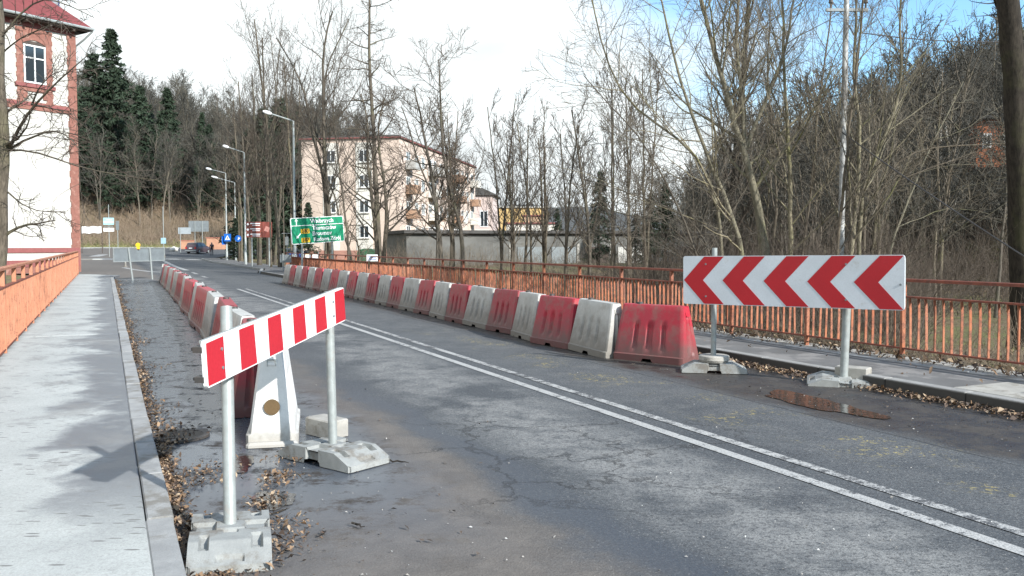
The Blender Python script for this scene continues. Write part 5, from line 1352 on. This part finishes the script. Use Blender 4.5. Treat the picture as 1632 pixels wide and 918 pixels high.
# ---- left foreground tree
guided('large grey tree at left edge with bare branches crossing the plastered house', [
    ([(-4, 470), (0, 400), (2, 330), (7, 262), (8, 225), (-4, 160), (-2, 80), (0, 0), (-6, -60)], 13, 6)], 17.5,
    [dict(k=7, t0=.35, ang=60, ratio=.18, nseg=6, wander=.14, up=-.02, sides=5, rmin=.01, rr=.3),
     dict(k=10, t0=.15, ang=48, ratio=.42, nseg=6, wander=.2, up=-.01, sides=4, rmin=.007, rr=.42), dict(k=8, t0=.1, ang=48, ratio=.42, nseg=4, wander=.22, up=.0, sides=3, rmin=.0055, rr=.6)],
    m_bark, m_twig, limbs=[([(6, 250), (26, 222), (36, 190), (48, 168), (72, 148), (112, 112), (140, 88)], 3.6, .6), ([(6, 246), (30, 226), (62, 214), (90, 204), (112, 214), (128, 240)], 2.6, .5),
    ([(10, 240), (40, 232), (80, 250), (130, 268), (190, 280), (258, 288)], 1.9, .35), ([(4, 300), (30, 322), (60, 338), (105, 338)], 1.7, .35), ([(50, 166), (80, 172), (110, 180), (140, 170)], 1.5, .3),
    ([(-2, 90), (24, 66), (50, 52), (90, 36), (110, 28)], 1.6, .3), ([(52, 164), (60, 140), (90, 112), (125, 110)], 1.5, .3), ([(0, 60), (60, -10), (110, 8), (150, 28)], 2, .5)])
# ---- middle trees in front of the apartment block
LM = lambda k1=20, k2=9, k3=7, a=40, up=.12, r=.32: LV(k1, k2-1, k3-1, up=up, a=a+6, r=r*1.05, rm=.0085)
guided('bare tree with a forked top just right of the green direction sign', [
    ([(528, 402), (524, 330), (517, 260), (516, 196), (515, 130), (513, 70), (530, 18)], 5.2, 1.2),
    ([(519, 300), (500, 215), (486, 150), (478, 120), (440, 60)], 3.6, .9), ([(516, 105), (530, 85), (548, 50), (556, 30)], 2.4, .8), ([(556, 400), (548, 320), (534, 215), (528, 150), (545, 90)], 2.2, .7)], 53, LM(15, 8, 6), m_bark, m_twig, Yj=.4)
guided('very tall slim tree reaching the top of the sky before the apartment block', [
    ([(605, 400), (600, 330), (597, 222), (592, 160), (589, 98), (588, 40), (589, -20)], 5.4, 1.5)], 47, LM(34, 8, 6, a=58, up=.02, r=.17), m_bark, m_twig)
guided('twin trunked bare tree before the right windows of the apartment block', [
    ([(602, 404), (596, 340), (590, 290), (584, 240), (588, 190), (575, 150)], 4.8, 1.0),
    ([(611, 404), (617, 355), (616, 308), (605, 250), (600, 200), (612, 160)], 4.6, 1.0)], 42, LM(14, 8, 6), m_bark, m_twig, Yj=.2)
guided('wide crowned bare tree standing before the balconies, its top full of twigs', [
    ([(703, 412), (697, 360), (695, 325), (690, 290), (682, 250), (672, 190), (660, 140)], 5.6, 1.0),
    ([(697, 325), (668, 265), (655, 215), (640, 170)], 2.8, .8), ([(738, 412), (738, 375), (728, 340), (718, 308), (708, 265), (702, 200), (701, 130), (699, 95)], 4.4, 1.0)], 38, LM(15, 10, 8, a=45, up=.08, r=.34), m_bark, m_twig, Yj=.2)
guided('low slanting tree beside the green shed', [([(560, 404), (549, 380), (541, 350), (536, 320), (525, 290)], 3.0, .9), ([(572, 404), (571, 385), (560, 370), (551, 365)], 2.4, .8)], 54, LM(9, 7, 5, a=50, up=.05, r=.4), m_bark, m_twig)
spec_m = [(720, 'thin bare tree right of the wide crowned one, leaning left', 40), (800, 'slim bare tree before the pale pink house', 44), (818, 'bare tree with steep parallel stems before the yellow building', 40),
          (842, 'bare tree forking low before the white hall', 38), (868, 'bare tree with a few rusty leaves high in its crown', 42), (905, 'bare tree behind the railing left of the dark spruce', 36),
          (938, 'dark slender tree beside the dark spruce', 40), (975, 'upright bare tree right of the dark spruce', 34), (1000, 'pair of pale upright stems left of the thicket', 32), (1030, 'bare tree merging with the left edge of the thicket', 28)]
tops = {720: 150, 800: 150, 818: 200, 842: 175, 868: 190, 905: 165, 938: 175, 975: 120, 1000: 110, 1030: 90}
for px, lb, Y in spec_m:
    tp_ = tops[px]; st = []
    for k in range(random.choice((2, 3))):
        x0 = px + random.uniform(-5, 5); x1 = px + random.uniform(-28, 22); tpk = tp_ + random.uniform(0, 50)
        st.append(([(x0, 408), (x0*.85+x1*.15 + random.uniform(-3, 3), 350), ((x0+x1)/2, 270), (x1, tpk)], random.uniform(2.2, 3.4), .7))
    guided(lb, st, Y, LM(10, 8, 6, a=32, up=.14, r=.30), m_bark, m_twig, Yj=.5)
# trees along the far right pavement, before the hill
for i, (px, x1, y1, Y, r_, lb) in enumerate(((446, 405, 30, 58, 3.4, 'tall leaning tree behind the tourist board, crown against the sky'), (470, 452, 90, 62, 3.0, 'tall bare tree behind the tall street lamp'), (428, 418, 60, 66, 3.2, 'leaning bare tree rising from the bank by the tourist board'),
        (414, 402, 120, 64, 3.4, 'crooked tree whose trunk passes in front of the tourist board'), (398, 380, 130, 72, 2.6, 'slender tree left of the tourist board'), (438, 470, 100, 70, 2.6, 'slender tree leaning right towards the tall street lamp'), (385, 372, 160, 80, 2.6, 'thin tree behind the round blue sign'))):
    mid = ((px*.6+x1*.4), 400 + (y1-400)*.45)
    guided(lb, [([(px, 402), (px*.85+x1*.15+2, 350), mid, (x1, y1)], r_, .9), ([mid, (mid[0]+14, mid[1]-50), (x1+26, y1+25)], r_*.5, .6)], Y, LM(14, 8, 6, a=34, up=.12, r=.30), m_bark, m_twig, Yj=0)
# leaves that stayed on one crown
# ---- far forest: variants copied across the hills
def upright(h, r, n=1, lean=.06, k=(12, 7, 6), rm=.022, a=40, up=.1, t0=.3, mt=None, mc=None, ratio=.36):
    root = thing('hill_tree', 'x', 'tree'); ss_ = []
    for i in range(n):
        x, y = rng.normal(size=2)*lean*h; ox, oy = rng.normal(size=2)*.25*(n > 1)
        ss_.append(trunk_line([(ox, oy, -.4), (ox + x*.2, oy + y*.2, h*.35), (ox + x*.6, oy + y*.5, h*.7), (ox + x, oy + y, h)], r, r*.2, 9, .05))
    rm = rm*1.3
    lv = [dict(k=k[0], t0=t0, ang=a, ratio=ratio, nseg=5, wander=.12, up=up, sides=4, rmin=rm*1.3, rr=.45), dict(k=k[1], t0=.15, ang=a, ratio=.5, nseg=3, wander=.14, up=up, sides=3, rmin=rm, rr=.6), dict(k=k[2], t0=.1, ang=42, ratio=.55, nseg=2, wander=.16, up=up*.4, sides=3, rmin=rm*.8, rr=.6)]
    return make_tree(root, ss_, lv, mt or m_wood_b, mc or m_wood_f)
def conifer(h, w, name='hill_spruce', t0=.12, dens=1.0, mat=None):
    root = thing(name, 'x', 'tree')
    V, Fq = tubes([(*trunk_line([(0, 0, -.4), (0, 0, h*.5), (0, 0, h)], .018*h, .01, 6), 6)])
    o = bpy.data.objects.new('trunk', np_mesh('trunk', V, Fq, m_barkd)); COL.objects.link(o); o.parent = root
    nb = int(150*dens); t = np.sort(rng.random(nb))**.85; z = h*(t0 + (1-t0)*t); rad = w*(1-t)**.82*(.75 + .4*rng.random(nb)) + .12; az = rng.random(nb)*2*np.pi
    per_ = 34; VV = []; 
    for i in range(nb):
        s = rng.random(per_)**.7; base = np.stack([np.cos(az[i])*rad[i]*s, np.sin(az[i])*rad[i]*s, z[i] - .28*rad[i]*s**1.5 + .05*rng.normal(size=per_)], 1)
        side = np.array([-np.sin(az[i]), np.cos(az[i]), 0]); base += side*(rng.normal(size=(per_, 1))*.20*rad[i]*(1-s[:, None]*.7))
        e1 = rng.normal(size=(per_, 3))*.17*h/16; e2 = rng.normal(size=(per_, 3))*.13*h/16; e2[:, 2] -= .22*h/16
        VV.append(np.stack([base, base+e1, base+e2], 1))
    V = np.concatenate(VV).reshape(-1, 3); Fq = np.arange(len(V)).reshape(-1, 3)
    o = bpy.data.objects.new('crown', np_mesh('crown', V, Fq, mat or m_needle, smooth=False)); COL.objects.link(o); o.parent = root; return root
VAR = [snapshot(upright(14, .17, 1, k=(15, 8, 6))), snapshot(upright(13, .13, 2, k=(11, 7, 6))), snapshot(upright(15, .20, 1, k=(18, 8, 6), t0=.4)), snapshot(upright(12, .10, 3, k=(9, 6, 5))), snapshot(upright(16, .15, 1, k=(14, 8, 7), a=30, ratio=.3)), snapshot(upright(13, .22, 1, k=(14, 9, 7), a=50, ratio=.42, t0=.25))]
SPR = [snapshot(conifer(20, 3.1)), snapshot(conifer(22, 3.6, dens=1.2))]
used = set()
def plant(snaps, i, x, y, s, label, group, rz=None, sz=None):
    sn = snaps[i]
    if id(sn) in used: o = copy_snap(sn)
    else: o = sn[0]; used.add(id(sn))
    o.location = (x, y, T(x, y) - .1); o.scale = (s, s, sz or s); o.rotation_euler = (random.gauss(0, .03), random.gauss(0, .03), rz if rz is not None else random.uniform(0, 6.28))
    o['label'] = label; o['group'] = group; return o
LBL0 = 'bare tree in the front rank of the left wood, above the brown bank'; LBL2 = 'bare tree whose top forms the skyline of the left hillside wood'
LBL = 'bare grey-brown tree in the dense wood on the left hillside'
GRP = 'bare trees of the wooded left hillside'
cnt = 0; tries = 0; pts_ = []
while cnt < 150 and tries < 4000:
    tries += 1
    y = 176 + 110*random.random()**1.25; px = random.uniform(95, 640)
    x = (px-816)/1400*y
    if px > 480 and y < 190: continue
    if any((x-a)**2 + (y-b)**2 < 12 for a, b in pts_): continue
    pts_.append((x, y)); bd = 0 if y < 192 else (1 if y < 222 else 2); plant(VAR, cnt % 6, x, y, random.uniform(1.0, 1.32), (LBL0, LBL, LBL2)[bd], GRP + (' front', ' middle', ' skyline')[bd]); cnt += 1
for px, y, top, lb in ((147, 196, 62, 'tall dark spruce nearest the corner of the plastered house'), (191, 200, 64, 'tall pointed spruce right of its neighbour on the skyline'), (170, 206, 150, 'spruce half hidden between the two tallest spruces'), (232, 190, 148, 'shorter dark spruce right of the tall pointed pair'), (455, 150, 132, 'dark spruce above the arm of the tall street lamp'),
        (272, 200, 150, 'dark spruce in the middle of the left hill wood'), (130, 190, 130, 'spruce partly behind the edge of the plastered house'), (330, 195, 205, 'small spruce in front of the hill wood'), (212, 186, 190, 'low spruce below the pointed one'), (140, 188, 175, 'broad low spruce under the spruces beside the house'), (178, 184, 215, 'squat spruce at the front of the left wood'), (250, 192, 205, 'small dark spruce in the wood above the yellow lamp')):
    x = (px-816)/1400*y; zt = 1.6 + (390-top)/1400*y; h = zt - T(x, y); plant(SPR, cnt % 2, x, y, h/20.5*1.35, lb, 'spruces on the left hillside', sz=h/21); cnt += 1
for k in range(16):
    y = random.uniform(180, 215); px = random.uniform(225, 480); x = (px-816)/1400*y
    plant(SPR, k % 2, x, y, random.uniform(.6, .95), 'dark spruce mixed into the bare wood of the left hillside', 'spruces mixed into the left wood')
# right hillside
cnt = 0; tries = 0; pts_ = []
LBR = 'bare tree of the dim wood on the lower right hillside'
while cnt < 135 and tries < 6000:
    tries += 1
    y = 26 + 120*random.random()**1.2; px = random.uniform(985, 1680); x = (px-816)/1400*y
    if x < 19 + random.uniform(0, 8) or x > 95: continue
    if 1535 < px < 1630 and y < 66: continue
    if any((x-a)**2 + (y-b)**2 < 7 for a, b in pts_): continue
    pts_.append((x, y)); s = random.uniform(.75, 1.1)
    lim = 1.6 + (390 - (300 - 250*max(0, min(1, (px-1000)/600))))/1400*y - T(x, y)
    if lim < 4: continue
    s = min(s, lim/14.5*random.uniform(.85, 1.1)); plant(VAR, random.randrange(6), x, y, s, LBR if x < 45 else 'bare tree high on the right slope, its top against the sky', 'bare trees of the right hillside' + ('' if x < 45 else ' top')); cnt += 1
for k in range(40):                                       # a loose belt at the foot of the right slope
    y = random.uniform(30, 70); px = random.uniform(1000, 1500); x = (px-816)/1400*y
    if x < 12: x += 6
    if uv_of(x, y)[1] < 17: continue
    plant(VAR, random.choice((1, 3, 4)), x, y, random.uniform(.45, .75), 'slender bare tree in the brush at the foot of the right slope', 'slender trees at the foot of the right slope')
SP2 = SPR
for px, y, top, lb in ((953, 66, 255, 'dark conical spruce rising behind the garages'), (888, 84, 322, 'small dark spruce before the white hall'), (1037, 62, 292, 'dark evergreen left of the thicket'), (1060, 74, 275, 'second evergreen just inside the thicket edge'), (1012, 70, 330, 'low evergreen between bare stems left of the thicket')):
    x = (px-816)/1400*y; zt = 1.6 + (390-top)/1400*y; h = zt - T(x, y); plant(SP2, 0, x, y, h/20.5*1.15, lb, 'evergreens behind the railing', sz=h/21)
for px, y, top, lb in ((372, 88, 352, 'dark evergreen bush behind the crossing sign'), (396, 84, 330, 'dark evergreen bush behind the tourist board'), (492, 74, 330, 'small evergreen before the left windows of the apartment block'), (384, 96, 335, 'tall evergreen bush behind the round blue sign'), (400, 104, 225, 'tall dark evergreen behind the tourist board'), (426, 100, 195, 'tallest dark evergreen right of the tourist board'), (450, 108, 230, 'dark evergreen just left of the tall street lamp pole'), (436, 84, 320, 'low evergreen beside the left edge of the green sign')):
    x = (px-816)/1400*y; zt = 1.6 + (390-top)/1400*y; h = zt - T(x, y); plant(SP2, 1, x, y, h/13, lb, 'evergreen bushes by the junction', sz=h/20)

# ---- undergrowth
def slope_top(px): return 300 - 250*max(0, min(1, (px-1000)/600))
def brush(name, label, pos, hlo, hhi, mat, r=.01, k=3, lean=.35, twigs=3, cap=False):
    P0 = np.array(pos); m = len(P0); h = hlo + (hhi-hlo)*rng.random(m)**1.5
    if cap:
        lim = np.array([1.6 + (390 - slope_top(816 + 1400*p[0]/p[1]))/1400*p[1] - p[2] for p in P0]); ok = lim > 2.5
        P0 = P0[ok]; h = np.minimum(h[ok], lim[ok]*(.7+.3*rng.random(ok.sum()))); m = len(P0)
    d = rng.normal(size=(m, 3))*lean; d[:, 2] = 1; d /= np.linalg.norm(d, axis=1, keepdims=True); pts = [P0]; cur = P0.copy()
    for s in range(k):
        d = d + rng.normal(size=(m, 3))*.18; d /= np.linalg.norm(d, axis=1, keepdims=True); cur = cur + d*(h/k)[:, None]; pts.append(cur)
    P = np.stack(pts, 1); Rd = np.full((m, k+1), r)*np.linspace(1, .3, k+1)[None]
    g = [(P, Rd, 3)]
    if twigs: c = child(P, Rd, twigs, t0=.25, ang=42, ratio=.55, nseg=2, wander=.2, up=.03, rr=.7, rmin=r*.35); g.append((*c, 3))
    V, Fq = tubes(g); o = bpy.data.objects.new(name, np_mesh(name, V, Fq, mat)); COL.objects.link(o); tag(o, label, kind='stuff'); return o
def scatter(n, fpos, test=lambda x, y: True):
    out = []; t = 0
    while len(out) < n and t < n*12:
        t += 1; x, y = fpos()
        if test(x, y): out.append((x, y, T(x, y) - .03))
    return out
def right_px(y0, y1, p0, p1, pw=1.0):
    def f():
        y = y0 + (y1-y0)*random.random()**pw; px = random.uniform(p0, p1); return (px-816)/1400*y, y
    return f
vgt = lambda lim: (lambda x, y: uv_of(x, y)[1] > lim)
brush('undergrowth', 'tangle of thin bare shoots behind the right railing and arrow board', scatter(2300, right_px(14, 34, 1000, 1470), vgt(11.0)), .6, 3.0, m_twig, r=.008, k=4, twigs=5)
brush('undergrowth', 'dim brush on the lower right slope', scatter(5200, right_px(30, 95, 1000, 1700, .8), lambda x, y: x > 15), 1.0, 4.0, m_twig, r=.014, k=3, twigs=5, lean=.45)
brush('undergrowth', 'dry stalks and sticks leaning against the right railing', scatter(1500, lambda: (lambda q: (q.x, q.y))(W(random.uniform(5, 30), random.uniform(9.9, 12.5)))), .3, 1.3, m_brush, r=.006, k=2, lean=.7, twigs=2)
brush('undergrowth', 'brown scrub on the left hillside above the verge', scatter(5000, right_px(154, 215, 90, 500)), 1.0, 3.8, M('reddish_scrub', (.27, .205, .145), (.17, .13, .095), scale=.1, rough=.95, bump=0, world=True), r=.035, k=2, twigs=4, lean=.4)
brush('woods', 'dense grey mass of far tree tops on the left hill', scatter(3000, right_px(195, 300, 60, 660)), 8, 16, m_wood_f, r=.09, k=4, twigs=9, lean=.1)
brush('woods', 'dense dim wood higher up the right slope', scatter(3200, right_px(45, 150, 1040, 1800), lambda x, y: 26 < x < 110 and not (y < 66 and 1545 < 816 + 1400*x/y < 1625)), 5, 12, m_wood_f, r=.05, k=4, twigs=9, lean=.14, cap=True)
brush('undergrowth', 'brown scrub between the railing and the garages', scatter(2400, right_px(34, 74, 560, 1080), vgt(11.5)), .4, 2.2, m_brush, r=.012, k=3, twigs=3)
def tufts(name, label, pos, h, mat, w=.02):
    P0 = np.array(pos); m = len(P0); hh = h*(.4 + .8*rng.random(m)); a = rng.random(m)*6.28
    dx = np.stack([np.cos(a), np.sin(a), np.zeros(m)], 1)*w; tip = P0 + rng.normal(size=(m, 3))*np.array([.5, .5, 0])*hh[:, None]; tip[:, 2] += hh
    V = np.stack([P0-dx, P0+dx, tip], 1).reshape(-1, 3); o = bpy.data.objects.new(name, np_mesh(name, V, np.arange(len(V)).reshape(-1, 3), mat, smooth=False)); COL.objects.link(o); tag(o, label, kind='stuff')
tufts('grass', 'short tired grass behind the right railing', scatter(26000, right_px(9, 55, 1180, 1750, .6), vgt(10.2)), .10, m_grassy, .008)
tufts('grass', 'grass on the far bank beyond the junction', scatter(9000, right_px(147, 165, 90, 480)), .5, m_grassy, .06)

# ================================================================== FALLEN LEAVES AND LITTER
def leaf_mat(name, cols):
    t = NT(name); ri = t.n('ShaderNodeNewGeometry').outputs['Random Per Island']; cr_ = t.n('ShaderNodeValToRGB'); t.l(ri, cr_.inputs[0]); e = cr_.color_ramp.elements
    cr_.color_ramp.interpolation = 'CONSTANT'
    for i, c in enumerate(cols):
        q = e[i] if i < 2 else e.new(i/len(cols)); q.position = i/len(cols); q.color = (*c, 1)
    t.l(cr_.outputs[0], t.p.inputs['Base Color']); t.set(t.p.inputs['Roughness'], .7); return t.mat
m_leaf = leaf_mat('dead_leaves', [(.19, .115, .062), (.12, .075, .045), (.26, .17, .10), (.07, .047, .034), (.36, .27, .18), (.15, .10, .062), (.05, .037, .03), (.09, .06, .042)])
def leaves(name, label, pos, smin=.018, smax=.05, lift=.03, mat=None, flat=.5):
    P0 = np.array(pos); m = len(P0); s = (smin + (smax*1.25-smin)*rng.random(m)**2)[:, None]; a = rng.random(m)*6.28
    t1 = rng.normal(size=m)*flat; t2 = rng.normal(size=m)*flat
    u_ = np.stack([np.cos(a), np.sin(a), t1], 1); v_ = np.stack([-np.sin(a), np.cos(a), t2], 1); P0 = P0 + np.stack([np.zeros(m), np.zeros(m), s[:, 0]*.25 + lift*rng.random(m)], 1)
    cup = np.array([0, 0, 1.])*s*.6*rng.random((m, 1))
    V = np.stack([P0 - u_*s, P0 - v_*s*.5 + cup, P0 + u_*s*.9, P0 + v_*s*.55 + cup], 1).reshape(-1, 3)
    b = np.arange(m)[:, None]*4; Fq = np.concatenate([b + np.array([[0, 1, 2]]), b + np.array([[0, 2, 3]])])
    o = bpy.data.objects.new(name, np_mesh(name, V, Fq, mat or m_leaf, smooth=False)); COL.objects.link(o); tag(o, label, kind='stuff'); return o
def rv(n, fu, fv, z=.008): return [tuple(W(fu(), fv(), z)) for _ in range(n)]
def gut(n, u0, u1, spread, pw=1.6):
    out = []
    while len(out) < n:
        u = u0 + (u1-u0)*random.random()**pw; w = spread*(.6 + .5*math.sin(u*1.7) + .35*math.sin(u*4.1+1)); v = .32 + abs(random.gauss(0, max(.05, w)))
        if v < 1.3: out.append(tuple(W(u, v, .008)))
    return out
lp = gut(7000, 2.6, 44, .12) + gut(2600, 2.5, 8, .15, 1.0)
c = fL
for k in range(900):
    a = random.uniform(0, 6.28); r_ = random.gauss(.36, .09); lp.append((c.x + math.cos(a)*r_*.85 - .03, c.y + math.sin(a)*r_*1.2, .008))
for (px, py, n, s_) in ((445, 765, 200, .07), (425, 800, 120, .06), (325, 760, 260, .12), (455, 735, 70, .08)):
    q = G(px, py)
    for k in range(n): lp.append((q.x + random.gauss(0, s_), q.y + random.gauss(0, s_*1.7), .008))
leaves('fallen_leaves', 'dead brown leaves gathered along the left gutter and round the base', lp, .007, .021, .018)
def lpr(n, u0, u1, v0, sv):
    return [tuple(W(random.uniform(u0, u1), v0 - abs(random.gauss(0, sv)), .01)) for _ in range(n)]
leaves('fallen_leaves', 'dry leaves heaped against the right kerb', lpr(1500, 5.2, 9.4, 7.72, .13) + lpr(1000, 8.6, 13, 7.72, .17) + lpr(500, 3, 30, 7.72, .1), .010, .030)
leaves('fallen_leaves', 'dry leaves under and behind the right railing', [(p[0], p[1], p[2] + .02) for p in scatter(9000, lambda: (lambda q: (q.x, q.y))(W(random.uniform(4.5, 24), 9.55 + abs(random.gauss(0, 1.6)))))] + [tuple(W(random.uniform(4.5, 16), random.gauss(9.42, .16), .12)) for _ in range(1500)] + [tuple(W(random.uniform(5, 16), random.uniform(8, 9.3), .13)) for _ in range(70)], .012, .038, flat=.7)
m_deb = leaf_mat('dark_debris', [(.05, .04, .032), (.03, .026, .022), (.09, .07, .055)])
db = gut(4200, 2.6, 44, .22, 1.3) + [tuple(W(random.uniform(3, 44), random.uniform(.5, 1.6), .008)) for _ in range(700)] + [tuple(G(random.uniform(470, 800), random.uniform(600, 900), .004)) for _ in range(60)]
db += [tuple(W(random.uniform(4, 14), random.uniform(6.3, 7.6), .006)) for _ in range(500)] + [tuple(W(random.uniform(12, 40), random.gauss(6.45, .12), .006)) for _ in range(500)]
leaves('debris', 'dark crumbs of soil, bark and twig scattered on the wet asphalt', db, .005, .020, .006, m_deb, .25)
m_grit = leaf_mat('pale_grit', [(.40, .38, .35), (.30, .28, .25), (.5, .5, .48)])
leaves('grit', 'small pale stones scattered over the road', [tuple(G(random.uniform(420, 1632), random.uniform(560, 918), .004)) for _ in range(260)] + [tuple(W(random.uniform(4, 12), random.uniform(6.2, 7.6), .006)) for _ in range(160)], .004, .010, .004, m_grit, .3)
# twigs one can pick out on the road
def twig(label, px, py, L0, rz, seed):
    r_ = random.Random(seed); q = G(px, py); o = thing('twig', label, 'twig', (q.x, q.y, .012), rz)
    mb = MB(); pts = [(L0*(i/5-.5), r_.uniform(-.01, .01), .004 + r_.uniform(0, .01)) for i in range(6)]; mb.tube(pts, [.006, .006, .007, .006, .004, .002], 6)
    for k in (1, 3): mb.tube([pts[k], (pts[k][0] + .03, .035*(-1)**k, .02)], [.003, .001], 4)
    mb.build('stem', m_barkd, o)
twig('short dark forked twig on the dry muddy road near the bottom', 571, 842, .10, R(-40), 1)
twig('curved dark twig beside the base of the striped board', 636, 740, .16, R(-20), 2)
twig('small broken twig among the leaves right of the near base', 446, 820, .14, R(60), 3)
# every part copies its thing's kind; top rails etc. stay children
for o in bpy.data.objects:
    if o.type == 'MESH' and o.parent is None and not o.get('kind') and not o.get('category'): print('UNTAGGED', o.name)
